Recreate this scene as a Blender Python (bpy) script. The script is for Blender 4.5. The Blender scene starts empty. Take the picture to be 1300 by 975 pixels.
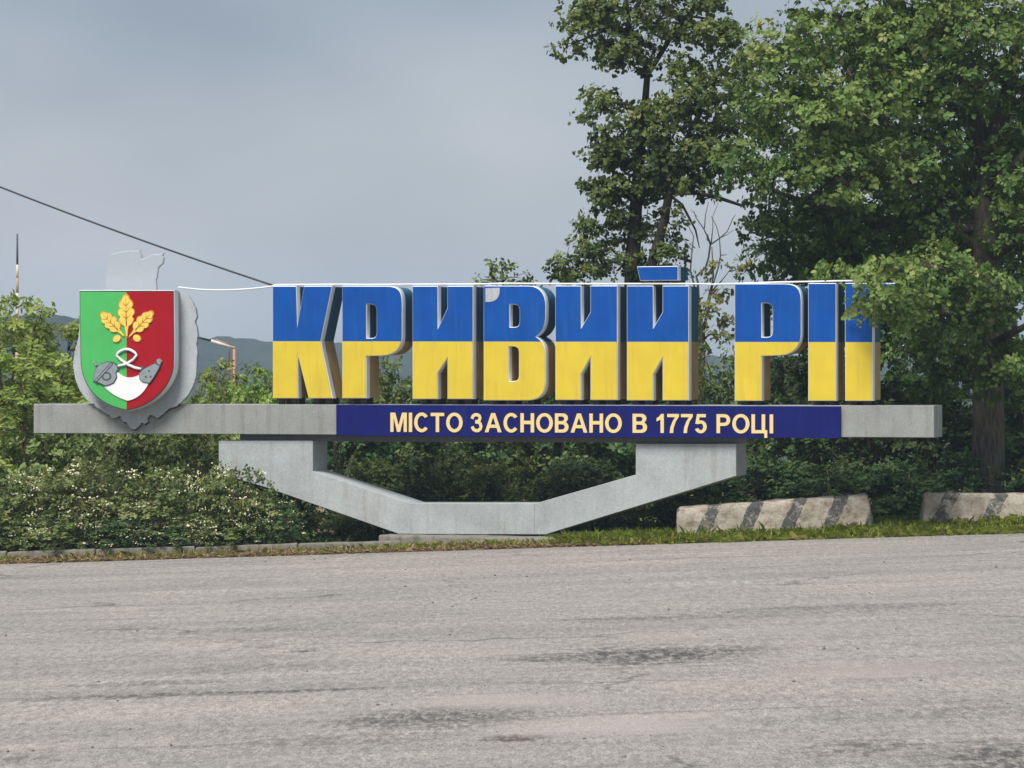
import bpy, bmesh, math, random
import numpy as np
from mathutils import Vector, Matrix, noise

random.seed(7)
rng = np.random.default_rng(7)
SC = bpy.context.scene
COL = SC.collection

# ------------------------------------------------------------------ camera
F = 4700.0            # focal length in photo pixels (1300 wide)
H = 2.97              # camera height
HOR = 450.0           # row of the horizon
cam = bpy.data.cameras.new('camera')
cam.sensor_width = 36.0
cam.lens = 36.0 * F / 1300.0
cam.shift_y = -(487.5 - HOR) / 1300.0
cam.clip_start = 0.5
cam.clip_end = 6000
camo = bpy.data.objects.new('camera', cam)
COL.objects.link(camo)
camo.location = (0, 0, H)
camo.rotation_euler = (math.radians(90), 0, 0)
SC.camera = camo

# ------------------------------------------------------------------ sky, sun, exposure
SUN_EL, SUN_AZ = math.radians(54), math.radians(208)     # azimuth clockwise from +Y: behind the camera, to its left
world = bpy.data.worlds.new('World')
SC.world = world
world.use_nodes = True
nt = world.node_tree
nt.nodes.clear()
wout = nt.nodes.new('ShaderNodeOutputWorld')
bg = nt.nodes.new('ShaderNodeBackground')
bg.inputs['Strength'].default_value = 0.10
sky = nt.nodes.new('ShaderNodeTexSky')
sky.sky_type = 'NISHITA'
sky.sun_disc = False
sky.sun_elevation = SUN_EL
sky.sun_rotation = SUN_AZ
sky.dust_density = 2.0
tc = nt.nodes.new('ShaderNodeTexCoord')
mp = nt.nodes.new('ShaderNodeMapping')
mp.inputs['Location'].default_value = (0.35, 0.1, 0.2)
mp.inputs['Scale'].default_value = (5.0, 5.0, 11.0)
nz = nt.nodes.new('ShaderNodeTexNoise')
nz.inputs['Scale'].default_value = 1.0
nz.inputs['Detail'].default_value = 3.5
nz.inputs['Roughness'].default_value = 0.45
rp = nt.nodes.new('ShaderNodeValToRGB')
rp.color_ramp.elements[0].position = 0.36
rp.color_ramp.elements[0].color = (0.27, 0.315, 0.39, 1)
rp.color_ramp.elements[1].position = 0.68
rp.color_ramp.elements[1].color = (0.53, 0.56, 0.61, 1)
mulc = nt.nodes.new('ShaderNodeVectorMath')
mulc.operation = 'SCALE'
mulc.inputs['Scale'].default_value = 5.15
mix = nt.nodes.new('ShaderNodeMixRGB')
mix.inputs['Fac'].default_value = 0.88
nt.links.new(tc.outputs['Generated'], mp.inputs['Vector'])
nt.links.new(mp.outputs['Vector'], nz.inputs['Vector'])
nt.links.new(nz.outputs['Fac'], rp.inputs['Fac'])
nt.links.new(rp.outputs['Color'], mulc.inputs[0])
nt.links.new(sky.outputs['Color'], mix.inputs['Color1'])
nt.links.new(mulc.outputs['Vector'], mix.inputs['Color2'])
nt.links.new(mix.outputs['Color'], bg.inputs['Color'])
nt.links.new(bg.outputs['Background'], wout.inputs['Surface'])

sun = bpy.data.lights.new('sun', 'SUN')
sun.energy = 2.4
sun.angle = math.radians(24)
sun.color = (1.0, 0.96, 0.90)
suno = bpy.data.objects.new('sun', sun)
COL.objects.link(suno)
sdir = Vector((math.sin(SUN_AZ) * math.cos(SUN_EL), math.cos(SUN_AZ) * math.cos(SUN_EL), math.sin(SUN_EL)))
suno.rotation_euler = sdir.to_track_quat('Z', 'Y').to_euler()
suno.location = (-20, -30, 60)

SC.view_settings.view_transform = 'Standard'
SC.view_settings.look = 'None'
SC.view_settings.exposure = 0.95
SC.view_settings.gamma = 1.0
SC.render.engine = 'CYCLES'
SC.cycles.max_bounces = 8
SC.cycles.diffuse_bounces = 3
SC.cycles.transmission_bounces = 4
SC.cycles.volume_bounces = 1
SC.cycles.use_denoising = True

# ------------------------------------------------------------------ helpers
def tag(o, label=None, cat=None, group=None, kind=None):
    if label: o['label'] = label
    if cat: o['category'] = cat
    if group: o['group'] = group
    if kind: o['kind'] = kind
    return o

def link(name, me, parent=None, mat=None):
    o = bpy.data.objects.new(name, me)
    COL.objects.link(o)
    if parent: o.parent = parent
    if mat:
        for m in (mat if isinstance(mat, (list, tuple)) else [mat]):
            me.materials.append(m)
    return o

def empty(name, loc=(0, 0, 0), rz=0.0):
    o = bpy.data.objects.new(name, None)
    COL.objects.link(o)
    o.location = loc
    o.rotation_euler = (0, 0, rz)
    o.empty_display_size = 0.3
    return o

def mesh_np(name, verts, faces_flat, loop_totals, tint=None, smooth=False, matidx=None):
    me = bpy.data.meshes.new(name)
    verts = np.asarray(verts, np.float32)
    faces_flat = np.asarray(faces_flat, np.int32)
    loop_totals = np.asarray(loop_totals, np.int32)
    me.vertices.add(len(verts))
    me.vertices.foreach_set('co', verts.ravel())
    me.loops.add(len(faces_flat))
    me.loops.foreach_set('vertex_index', faces_flat)
    me.polygons.add(len(loop_totals))
    starts = np.concatenate(([0], np.cumsum(loop_totals)[:-1])).astype(np.int32)
    me.polygons.foreach_set('loop_start', starts)
    if smooth:
        me.polygons.foreach_set('use_smooth', np.ones(len(loop_totals), bool))
    if matidx is not None:
        me.polygons.foreach_set('material_index', np.asarray(matidx, np.int32))
    if tint is not None:
        a = me.attributes.new('tint', 'FLOAT', 'POINT')
        a.data.foreach_set('value', np.asarray(tint, np.float32))
    me.update(calc_edges=True)
    return me

def bm_mesh(name, bm):
    me = bpy.data.meshes.new(name)
    bm.normal_update()
    bm.to_mesh(me)
    bm.free()
    return me

def box_bm(x0, x1, y0, y1, z0, z1, bevel=0.0, cuts=0):
    bm = bmesh.new()
    vs = [bm.verts.new(p) for p in ((x0, y0, z0), (x1, y0, z0), (x1, y1, z0), (x0, y1, z0),
                                    (x0, y0, z1), (x1, y0, z1), (x1, y1, z1), (x0, y1, z1))]
    for f in ((0, 3, 2, 1), (4, 5, 6, 7), (0, 1, 5, 4), (1, 2, 6, 5), (2, 3, 7, 6), (3, 0, 4, 7)):
        bm.faces.new([vs[i] for i in f])
    if bevel:
        bmesh.ops.bevel(bm, geom=list(bm.edges), offset=bevel, segments=2, affect='EDGES', profile=0.6)
    return bm

class Tubes:
    """collects round tubes along polylines into one mesh"""
    def __init__(self, n=6):
        self.v, self.f, self.lt, self.n0, self.n = [], [], [], 0, n
    def add(self, pts, radii, n=None):
        n = n or self.n
        pts = [Vector(p) for p in pts]
        k = len(pts)
        base = self.n0
        up0 = None
        for i, p in enumerate(pts):
            t = (pts[min(i + 1, k - 1)] - pts[max(i - 1, 0)])
            if t.length < 1e-9: t = Vector((0, 0, 1))
            t.normalize()
            a = Vector((1, 0, 0)) if abs(t.x) < 0.8 else Vector((0, 1, 0))
            if up0 is not None: a = up0
            b = t.cross(a)
            if b.length < 1e-6: b = t.cross(Vector((0, 1, 0.3)))
            b.normalize()
            c = b.cross(t)
            up0 = c
            for j in range(n):
                an = 2 * math.pi * j / n
                q = p + (c * math.cos(an) + b * math.sin(an)) * radii[i]
                self.v.append(q[:])
        self.n0 += k * n
        for i in range(k - 1):
            for j in range(n):
                j2 = (j + 1) % n
                self.f += [base + i * n + j, base + i * n + j2, base + (i + 1) * n + j2, base + (i + 1) * n + j]
                self.lt.append(4)
        if n > 3 or radii[-1] > 0.004:
            self.f += [base + (k - 1) * n + j for j in range(n)]; self.lt.append(n)
            self.f += [base + n - 1 - j for j in range(n)]; self.lt.append(n)
    def build(self, name, parent=None, mat=None):
        return link(name, mesh_np(name, self.v, self.f, self.lt, smooth=True), parent, mat)

def curve_prism(name, loops, extr, bevel=0.0):
    """closed outlines (outer first, holes after) in (x, z) -> solid slab; front at y=0, back at y=2*extr... returned as bmesh"""
    cu = bpy.data.curves.new(name, 'CURVE')
    cu.dimensions = '2D'
    cu.fill_mode = 'BOTH'
    cu.extrude = extr
    cu.bevel_depth = bevel
    cu.bevel_resolution = 0
    for lp in loops:
        sp = cu.splines.new('POLY')
        sp.points.add(len(lp) - 1)
        for i, (x, z) in enumerate(lp):
            sp.points[i].co = (x, z, 0, 1)
        sp.use_cyclic_u = True
    o = bpy.data.objects.new(name, cu)
    COL.objects.link(o)
    dg = bpy.context.evaluated_depsgraph_get()
    me = bpy.data.meshes.new_from_object(o.evaluated_get(dg))
    bpy.data.objects.remove(o)
    bpy.data.curves.remove(cu)
    bm = bmesh.new()
    bm.from_mesh(me)
    bpy.data.meshes.remove(me)
    bmesh.ops.remove_doubles(bm, verts=bm.verts, dist=1e-5)
    # (x, y, z) -> (x, -z, y): the curve's +z face becomes the front (-y)
    for v in bm.verts:
        x, y, z = v.co
        v.co = (x, -z, y)
    bmesh.ops.recalc_face_normals(bm, faces=bm.faces)
    for f in bm.faces: f.smooth = True
    for e in bm.edges:
        if len(e.link_faces) == 2 and e.calc_face_angle(0) > 0.5: e.smooth = False
    return bm

def bez(p0, p1, p2, p3, n=8):
    out = []
    for i in range(1, n + 1):
        t = i / n
        a, b, c, d = (1 - t) ** 3, 3 * t * (1 - t) ** 2, 3 * t * t * (1 - t), t ** 3
        out.append((a * p0[0] + b * p1[0] + c * p2[0] + d * p3[0], a * p0[1] + b * p1[1] + c * p2[1] + d * p3[1]))
    return out

def W(px, py, Y):
    return Vector(((px - 650) * Y / F, Y, H - (py - HOR) * Y / F))

def sstep(t):
    t = np.clip(t, 0, 1)
    return t * t * (3 - 2 * t)

ROAD_FAR = 56.5
def tilt(x):
    return 0.031 * 30 * np.tanh(np.asarray(x) / 30.0)
def ground_z(x, y):
    x = np.asarray(x, float); y = np.asarray(y, float)
    bump = np.clip(0.012 + 0.021 * x, 0.012, 0.30)
    z = tilt(x) + bump * sstep((y - ROAD_FAR) / 1.3)
    z = z - 24.0 * sstep((y - 78) / 260.0) - 0.02 * sstep((-y - 20) / 60)
    return z
def gz(x, y): return float(ground_z(x, y))

# ------------------------------------------------------------------ materials
class NB:
    def __init__(self, name):
        self.m = bpy.data.materials.new(name)
        self.m.use_nodes = True
        self.t = self.m.node_tree
        self.p = self.t.nodes['Principled BSDF']
    def n(self, typ, **kw):
        nd = self.t.nodes.new(typ)
        for k, v in kw.items():
            if k in nd.inputs.keys(): nd.inputs[k].default_value = v
            else: setattr(nd, k, v)
        return nd
    def l(self, a, b): self.t.links.new(a, b)
    def coord(self, scale=(1, 1, 1), loc=(0, 0, 0), rot=(0, 0, 0), world=False):
        if world:
            src = self.n('ShaderNodeNewGeometry').outputs['Position']
        else:
            src = self.n('ShaderNodeTexCoord').outputs['Object']
        mpn = self.n('ShaderNodeMapping')
        mpn.inputs['Scale'].default_value = scale
        mpn.inputs['Location'].default_value = loc
        mpn.inputs['Rotation'].default_value = rot
        self.l(src, mpn.inputs['Vector'])
        return mpn.outputs['Vector']
    def noise(self, vec, scale, detail=4, rough=0.55):
        nd = self.n('ShaderNodeTexNoise')
        nd.inputs['Scale'].default_value = scale
        nd.inputs['Detail'].default_value = detail
        nd.inputs['Roughness'].default_value = rough
        self.l(vec, nd.inputs['Vector'])
        return nd.outputs['Fac']
    def ramp(self, fac, stops):
        nd = self.n('ShaderNodeValToRGB')
        cr = nd.color_ramp
        while len(cr.elements) < len(stops): cr.elements.new(0.5)
        for e, (p, c) in zip(cr.elements, stops):
            e.position = p
            e.color = (*c, 1) if len(c) == 3 else c
        self.l(fac, nd.inputs['Fac'])
        return nd.outputs['Color']
    def mixc(self, fac, a, b, blend='MIX'):
        nd = self.n('ShaderNodeMixRGB', blend_type=blend)
        for sock, v in ((nd.inputs['Fac'], fac), (nd.inputs['Color1'], a), (nd.inputs['Color2'], b)):
            if hasattr(v, 'is_linked'): self.l(v, sock)
            elif isinstance(v, (int, float)): sock.default_value = v
            else: sock.default_value = (*v, 1)
        return nd.outputs['Color']
    def math(self, op, a, b=0.0, clamp=False):
        nd = self.n('ShaderNodeMath', operation=op, use_clamp=clamp)
        for sock, v in ((nd.inputs[0], a), (nd.inputs[1], b)):
            if hasattr(v, 'is_linked'): self.l(v, sock)
            else: sock.default_value = v
        return nd.outputs[0]
    def bump(self, h, strength=0.3, dist=0.02):
        b = self.n('ShaderNodeBump')
        b.inputs['Strength'].default_value = strength
        b.inputs['Distance'].default_value = dist
        self.l(h, b.inputs['Height'])
        self.l(b.outputs['Normal'], self.p.inputs['Normal'])
    def base(self, c):
        if hasattr(c, 'is_linked'): self.l(c, self.p.inputs['Base Color'])
        else: self.p.inputs['Base Color'].default_value = (*c, 1)
    def rough(self, r): self.p.inputs['Roughness'].default_value = r
    def spec(self, s): self.p.inputs['Specular IOR Level'].default_value = s

def G(v, t=(1, 1, 1)): return (v * t[0], v * t[1], v * t[2])

def paint(name, c, var=0.12, rough=0.5, dirt=(0.25, 0.23, 0.2), dirtamt=0.35, streak=True):
    b = NB(name)
    v = b.coord((1, 1, 1))
    n1 = b.noise(v, 2.2, 5)
    n2 = b.noise(b.coord((9, 9, 0.7)), 1.5, 4)
    lo = tuple(x * (1 - var) for x in c); hi = tuple(min(1, x * (1 + var)) for x in c)
    col = b.ramp(n1, [(0.3, lo), (0.7, hi)])
    if streak:
        f = b.math('MULTIPLY', b.ramp(n2, [(0.52, (0, 0, 0)), (0.78, (1, 1, 1))]), dirtamt)
        col = b.mixc(f, col, dirt)
    b.base(col)
    b.rough(rough)
    b.spec(0.18)
    b.bump(b.noise(v, 60, 3), 0.12, 0.005)
    return b.m

def concrete(name, c, stain=(0.16, 0.13, 0.10), stainamt=0.5, rough=0.85, top_grime=0.0):
    b = NB(name)
    v = b.coord()
    big = b.noise(v, 0.9, 5, 0.6)
    fine = b.noise(v, 38, 4, 0.7)
    col = b.ramp(big, [(0.3, tuple(x * 0.86 for x in c)), (0.5, c), (0.72, tuple(min(1, x * 1.1) for x in c))])
    col = b.mixc(0.35, col, b.ramp(fine, [(0.35, (0.35, 0.35, 0.35)), (0.65, (0.68, 0.68, 0.68))]), 'OVERLAY')
    st = b.noise(b.coord((5.0, 5.0, 0.45)), 1.3, 5, 0.6)
    f = b.math('MULTIPLY', b.ramp(st, [(0.52, (0, 0, 0)), (0.72, (1, 1, 1))]), stainamt)
    col = b.mixc(f, col, stain)
    sp = b.noise(v, 9, 6, 0.7)
    f2 = b.math('MULTIPLY', b.ramp(sp, [(0.62, (0, 0, 0)), (0.72, (1, 1, 1))]), 0.35 * stainamt)
    col = b.mixc(f2, col, tuple(x * 0.6 for x in stain))
    bl = b.noise(v, 2.6, 6, 0.68)
    col = b.mixc(0.5, col, b.ramp(bl, [(0.32, (0.39, 0.385, 0.37)), (0.5, (0.5, 0.5, 0.5)), (0.7, (0.57, 0.575, 0.58))]), 'OVERLAY')
    b.base(col)
    b.rough(rough)
    b.spec(0.25)
    b.bump(b.math('ADD', b.math('MULTIPLY', fine, 0.4), sp), 0.35, 0.012)
    return b.m

def leafmat(name, stops, transl=0.3, hue=0.03):
    b = NB(name)
    at = b.n('ShaderNodeAttribute', attribute_name='tint')
    col = b.ramp(at.outputs['Fac'], stops)
    oi = b.n('ShaderNodeObjectInfo')
    hs = b.n('ShaderNodeHueSaturation')
    hv = b.math('ADD', b.math('MULTIPLY', oi.outputs['Random'], hue), 0.5 - hue / 2)
    b.l(hv, hs.inputs['Hue'])
    b.l(col, hs.inputs['Color'])
    vv = b.math('ADD', b.math('MULTIPLY', oi.outputs['Random'], 0.3), 0.85)
    b.l(vv, hs.inputs['Value'])
    colo = hs.outputs['Color']
    b.base(colo)
    b.rough(0.55)
    b.spec(0.3)
    tr = b.n('ShaderNodeBsdfTranslucent')
    tcol = b.mixc(1.0, colo, (0.95, 1.0, 0.55), 'MULTIPLY')
    b.l(tcol, tr.inputs['Color'])
    mx = b.n('ShaderNodeMixShader')
    mx.inputs['Fac'].default_value = transl
    b.l(b.p.outputs['BSDF'], mx.inputs[1])
    b.l(tr.outputs['BSDF'], mx.inputs[2])
    b.l(mx.outputs['Shader'], b.t.nodes['Material Output'].inputs['Surface'])
    return b.m

def plain(name, c, rough=0.6, metal=0.0, var=0.0):
    b = NB(name)
    if var:
        n1 = b.noise(b.coord(), 14, 5)
        b.base(b.ramp(n1, [(0.3, tuple(x * (1 - var) for x in c)), (0.7, tuple(min(1, x * (1 + var)) for x in c))]))
    else:
        b.base(c)
    b.rough(rough)
    b.p.inputs['Metallic'].default_value = metal
    return b.m

M = {}
M['blue'] = paint('blue_paint', (0.002, 0.070, 0.325), 0.12, 0.55, (0.014, 0.105, 0.34), 0.7)
M['yellow'] = paint('yellow_paint', (0.65, 0.495, 0.045), 0.07, 0.55, (0.50, 0.35, 0.07), 0.5)
M['side_blue'] = paint('faded_teal_paint', (0.03, 0.12, 0.21), 0.2, 0.6, (0.10, 0.20, 0.24), 0.5)
M['side_yellow'] = paint('faded_tan_paint', (0.43, 0.30, 0.135), 0.2, 0.65, (0.2, 0.15, 0.1), 0.6)
M['white'] = paint('white_trim_paint', (0.82, 0.84, 0.86), 0.08, 0.5, (0.45, 0.45, 0.43), 0.5)
M['navy'] = paint('navy_panel_paint', (0.004, 0.008, 0.115), 0.14, 0.55, (0.014, 0.020, 0.14), 0.6)
M['cream'] = plain('cream_lettering', (0.78, 0.59, 0.25), 0.5)
M['cream_edge'] = plain('ochre_lettering_edge', (0.50, 0.26, 0.06), 0.5)
M['beam'] = concrete('weathered_beam_concrete', (0.285, 0.295, 0.285), (0.17, 0.15, 0.12), 0.55)
M['support'] = concrete('painted_support_concrete', (0.37, 0.395, 0.40), (0.25, 0.22, 0.18), 0.40)
M['slab'] = concrete('gap_shadow_concrete', (0.13, 0.135, 0.14), (0.08, 0.07, 0.06), 0.5)  # dark grey puts the shadow of the gap under the beam into the colour
M['plinth'] = concrete('old_plinth_concrete', (0.21, 0.20, 0.175), (0.07, 0.065, 0.04), 0.9)
M['kerb'] = concrete('old_kerb_concrete', (0.20, 0.185, 0.155), (0.10, 0.085, 0.05), 0.9)
M['backing'] = concrete('pale_backing_plaster', (0.40, 0.43, 0.45), (0.26, 0.26, 0.26), 0.35)
M['smudge_plate'] = plain('sky_toned_smudge', (0.365, 0.405, 0.445), 0.9, 0.0, 0.03)  # matched to the sky's tone so the added plate nearly vanishes
M['rust'] = plain('rusty_steel', (0.10, 0.055, 0.035), 0.8, 0.2, 0.4)
M['stub'] = plain('dark_stub_steel', (0.06, 0.055, 0.05), 0.8, 0.0, 0.3)
M['green'] = paint('green_shield_enamel', (0.075, 0.43, 0.115), 0.06, 0.45, (0.06, 0.36, 0.10), 0.4)
M['red'] = paint('red_shield_enamel', (0.34, 0.006, 0.014), 0.08, 0.45, (0.33, 0.01, 0.02), 0.4)
M['edge_dark'] = plain('dark_shield_outline', (0.03, 0.06, 0.04), 0.6)
M['gold'] = plain('gold_enamel', (0.85, 0.58, 0.10), 0.45, 0.0, 0.12)
M['gold_dark'] = plain('ochre_enamel', (0.55, 0.28, 0.04), 0.5)
M['flask'] = plain('grey_enamel', (0.24, 0.28, 0.30), 0.5, 0.0, 0.12)
M['flask_dark'] = plain('dark_grey_enamel', (0.06, 0.09, 0.10), 0.5)
M['white_enamel'] = plain('white_enamel', (0.80, 0.81, 0.82), 0.45)
M['cable_w'] = plain('white_cable_sheath', (0.75, 0.76, 0.78), 0.5)
M['cable_b'] = plain('black_cable_sheath', (0.03, 0.035, 0.04), 0.6)
M['orange'] = plain('orange_pipe_paint', (0.42, 0.19, 0.085), 0.6, 0.0, 0.2)
M['pipe_grey'] = plain('pale_pipe_paint', (0.55, 0.55, 0.54), 0.6, 0.0, 0.15)
M['mast_dark'] = plain('dark_mast_paint', (0.03, 0.05, 0.07), 0.6)
M['mast_pale'] = plain('cream_mast_paint', (0.70, 0.62, 0.42), 0.6)
M['mast_red'] = plain('faded_red_mast_paint', (0.42, 0.29, 0.17), 0.6)
M['dead_wood'] = plain('bare_grey_wood', (0.27, 0.25, 0.225), 0.9, 0.0, 0.3)

def bark(name, c):
    b = NB(name)
    v = b.coord((7, 7, 1.3))
    n1 = b.noise(v, 3.0, 6, 0.65)
    n2 = b.noise(b.coord(), 22, 4, 0.6)
    col = b.ramp(n1, [(0.35, tuple(x * 0.45 for x in c)), (0.5, c), (0.68, tuple(x * 1.5 for x in c))])
    col = b.mixc(b.math('MULTIPLY', n2, 0.35), col, (c[0] * 0.9, c[1] * 1.15, c[2] * 0.8))
    b.base(col); b.rough(0.95); b.spec(0.15)
    b.bump(n1, 0.9, 0.05)
    return b.m
M['bark'] = bark('ridged_oak_bark', (0.12, 0.10, 0.085))
M['bark_dark'] = bark('dark_bark', (0.05, 0.045, 0.035))
M['stem'] = plain('brown_stems', (0.07, 0.055, 0.035), 0.9, 0.0, 0.3)

M['leaf_oak'] = leafmat('oak_leaves', [(0.0, (0.052, 0.100, 0.026)), (0.45, (0.116, 0.186, 0.042)), (0.8, (0.215, 0.285, 0.072)), (1.0, (0.33, 0.35, 0.12))], 0.36)
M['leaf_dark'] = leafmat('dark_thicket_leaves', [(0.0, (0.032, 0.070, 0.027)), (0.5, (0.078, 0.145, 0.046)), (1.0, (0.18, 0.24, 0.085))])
M['leaf_olive'] = leafmat('olive_thicket_leaves', [(0.0, (0.080, 0.125, 0.035)), (0.5, (0.165, 0.22, 0.064)), (1.0, (0.32, 0.35, 0.13))])
M['leaf_bright'] = leafmat('bright_young_leaves', [(0.0, (0.15, 0.23, 0.044)), (0.5, (0.28, 0.37, 0.080)), (1.0, (0.42, 0.47, 0.14))], 0.4)
M['leaf_yellow'] = leafmat('yellowish_leaves', [(0.0, (0.12, 0.15, 0.035)), (0.5, (0.20, 0.23, 0.06)), (1.0, (0.32, 0.30, 0.09))])
M['blossom'] = plain('cream_blossom', (0.60, 0.57, 0.38), 0.8)

def grass_mat(name, stops):
    return leafmat(name, stops, 0.42, 0.0)
M['grass'] = grass_mat('verge_grass', [(0.0, (0.24, 0.32, 0.05)), (0.5, (0.40, 0.48, 0.09)), (0.8, (0.52, 0.53, 0.18)), (1.0, (0.58, 0.52, 0.27))])
M['litter'] = grass_mat('dry_litter', [(0.0, (0.16, 0.09, 0.055)), (0.35, (0.32, 0.20, 0.125)), (0.75, (0.52, 0.40, 0.25)), (1.0, (0.26, 0.30, 0.09))])

# ground
b = NB('verge_soil')
v = b.coord(world=True)
n1 = b.noise(v, 1.1, 6, 0.6); n2 = b.noise(v, 18, 5, 0.7)
col = b.ramp(n1, [(0.3, (0.19, 0.135, 0.09)), (0.5, (0.27, 0.205, 0.135)), (0.68, (0.085, 0.10, 0.035))])
sp_ = b.n('ShaderNodeSeparateXYZ'); b.l(v, sp_.inputs[0])
tf = b.math('ADD', sp_.outputs['X'], b.math('MULTIPLY', b.math('SUBTRACT', n1, 0.5), 2.5))
col = b.mixc(b.ramp(b.math('MULTIPLY', b.math('SUBTRACT', tf, 0.2), 0.5, True), [(0.2, (0, 0, 0)), (0.6, (1, 1, 1))]), col, (0.18, 0.215, 0.055))
col = b.mixc(0.5, col, b.ramp(n2, [(0.3, (0.25, 0.25, 0.25)), (0.7, (0.8, 0.8, 0.8))]), 'OVERLAY')
b.base(col); b.rough(1.0); b.spec(0.1); b.bump(n2, 0.8, 0.03)
M['soil'] = b.m

b = NB('forested_hill')
v = b.coord(world=True)
n1 = b.noise(v, 0.035, 6, 0.65)
b.base(b.ramp(n1, [(0.35, (0.012, 0.020, 0.014)), (0.5, (0.024, 0.036, 0.022)), (0.66, (0.045, 0.056, 0.034))]))
b.rough(1.0); b.spec(0.05)
M['hill'] = b.m

# asphalt: pale worn wearing course, streaks along the traffic direction, tar patches, aggregate
b = NB('worn_asphalt')
v = b.coord(world=True)
fine = b.noise(b.coord((60, 16, 20), world=True), 1.0, 4, 0.8)
mid = b.noise(b.coord((16, 3.6, 6), world=True), 1.0, 6, 0.75)
big = b.noise(b.coord((0.30, 0.42, 1), world=True), 1.0, 7, 0.65)
streak = b.noise(b.coord((0.07, 0.75, 1), rot=(0, 0, 0.015), world=True), 1.2, 7, 0.62)
streak2 = b.noise(b.coord((0.16, 1.9, 1), rot=(0, 0, -0.02), loc=(3, 5, 0), world=True), 1.0, 6, 0.7)
col = b.ramp(big, [(0.32, (0.252, 0.240, 0.224)), (0.52, (0.296, 0.275, 0.250)), (0.70, (0.335, 0.308, 0.278))])
col = b.mixc(b.math('MULTIPLY', b.ramp(streak, [(0.36, (1, 1, 1)), (0.52, (0, 0, 0))]), 0.40), col, (0.185, 0.177, 0.168))
col = b.mixc(b.math('MULTIPLY', b.ramp(streak, [(0.54, (0, 0, 0)), (0.72, (1, 1, 1))]), 0.35), col, (0.385, 0.352, 0.318))
col = b.mixc(b.math('MULTIPLY', b.ramp(streak2, [(0.33, (1, 1, 1)), (0.42, (0, 0, 0))]), 0.5), col, (0.155, 0.148, 0.142))
col = b.mixc(0.72, col, b.ramp(fine, [(0.28, (0.12, 0.12, 0.12)), (0.5, (0.5, 0.5, 0.5)), (0.72, (0.9, 0.89, 0.87))]), 'OVERLAY')
col = b.mixc(0.55, col, b.ramp(mid, [(0.28, (0.15, 0.15, 0.15)), (0.5, (0.5, 0.5, 0.5)), (0.72, (0.85, 0.84, 0.82))]), 'OVERLAY')
vo = b.n('ShaderNodeTexVoronoi', feature='DISTANCE_TO_EDGE')
wv = b.n('ShaderNodeVectorMath', operation='ADD')
nzv = b.n('ShaderNodeTexNoise'); nzv.inputs['Scale'].default_value = 1.6; nzv.inputs['Detail'].default_value = 5
b.l(v, nzv.inputs['Vector'])
b.l(b.coord((0.16, 0.20, 1), world=True), wv.inputs[0])
scn = b.n('ShaderNodeVectorMath', operation='SCALE'); scn.inputs['Scale'].default_value = 0.22
b.l(nzv.outputs['Color'], scn.inputs[0]); b.l(scn.outputs['Vector'], wv.inputs[1])
b.l(wv.outputs['Vector'], vo.inputs['Vector']); vo.inputs['Scale'].default_value = 1.0
crk = b.ramp(vo.outputs['Distance'], [(0.0, (1, 1, 1)), (0.012, (0, 0, 0))])
crm = b.ramp(b.noise(b.coord((0.2, 0.25, 1), loc=(4, 1, 0), world=True), 1.0, 3), [(0.47, (0, 0, 0)), (0.60, (1, 1, 1))])
col = b.mixc(b.math('MULTIPLY', b.math('MULTIPLY', crk, crm), 0.75), col, (0.07, 0.066, 0.063))
pit = b.noise(b.coord((9, 2.6, 4), loc=(2, 7, 0), world=True), 1.0, 5, 0.7)
col = b.mixc(b.math('MULTIPLY', b.ramp(pit, [(0.66, (0, 0, 0)), (0.72, (1, 1, 1))]), 0.6), col, (0.12, 0.112, 0.108))
def patch(col, px, py, rx, ry, c, amt, soft=0.5):
    den = py - HOR + 0.031 * (px - 650)
    Y = H * F / den
    x = (px - 650) * Y / F
    sx = F / (rx * Y)
    sy = (H * F) / (Y * Y) / ry
    vec = b.coord((sx, sy, 0.0), loc=(-x * sx, -Y * sy, 0), world=True)
    ln = b.n('ShaderNodeVectorMath', operation='LENGTH')
    b.l(vec, ln.inputs[0])
    wob = b.math('MULTIPLY', b.math('SUBTRACT', b.noise(b.coord((0.5, 2.2, 1), world=True), 2.4, 6, 0.7), 0.5), 2.2)
    r = b.math('ADD', ln.outputs['Value'], wob)
    f = b.ramp(r, [(0.35, (1, 1, 1)), (1.0, (0, 0, 0))])
    grit = b.ramp(mid, [(0.42, (1, 1, 1)), (0.60, (0.25, 0.25, 0.25))])
    f = b.math('MULTIPLY', b.math('MULTIPLY', f, grit), amt)
    return b.mixc(f, col, c)
TAR = (0.055, 0.052, 0.052)
for args in ((825, 832, 190, 15, TAR, 0.95), (690, 836, 70, 5, TAR, 0.6), (560, 912, 160, 18, TAR, 0.8), (655, 938, 60, 6, (0.06, 0.045, 0.04), 0.9),
             (180, 884, 190, 5, TAR, 0.7), (370, 878, 160, 3, TAR, 0.75), (180, 868, 110, 5, TAR, 0.5), (385, 827, 30, 2.5, TAR, 0.8),
             (100, 801, 150, 4, TAR, 0.3), (790, 786, 130, 3, TAR, 0.5), (1290, 960, 150, 30, TAR, 0.85), (1085, 950, 90, 14, TAR, 0.65), (1180, 905, 200, 14, TAR, 0.3), (950, 780, 300, 6, TAR, 0.3), (1100, 770, 200, 4, TAR, 0.35), (330, 800, 160, 4, TAR, 0.4), (300, 850, 200, 8, TAR, 0.25), (420, 940, 200, 12, TAR, 0.35),
             (30, 965, 60, 10, (0.10, 0.08, 0.07), 0.5), (780, 922, 170, 18, (0.43, 0.385, 0.36), 0.6), (640, 890, 180, 12, (0.40, 0.36, 0.335), 0.5), (1130, 850, 180, 14, (0.36, 0.315, 0.29), 0.5), (1020, 800, 220, 10, (0.33, 0.30, 0.27), 0.3)):
    col = patch(col, *args)
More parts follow.
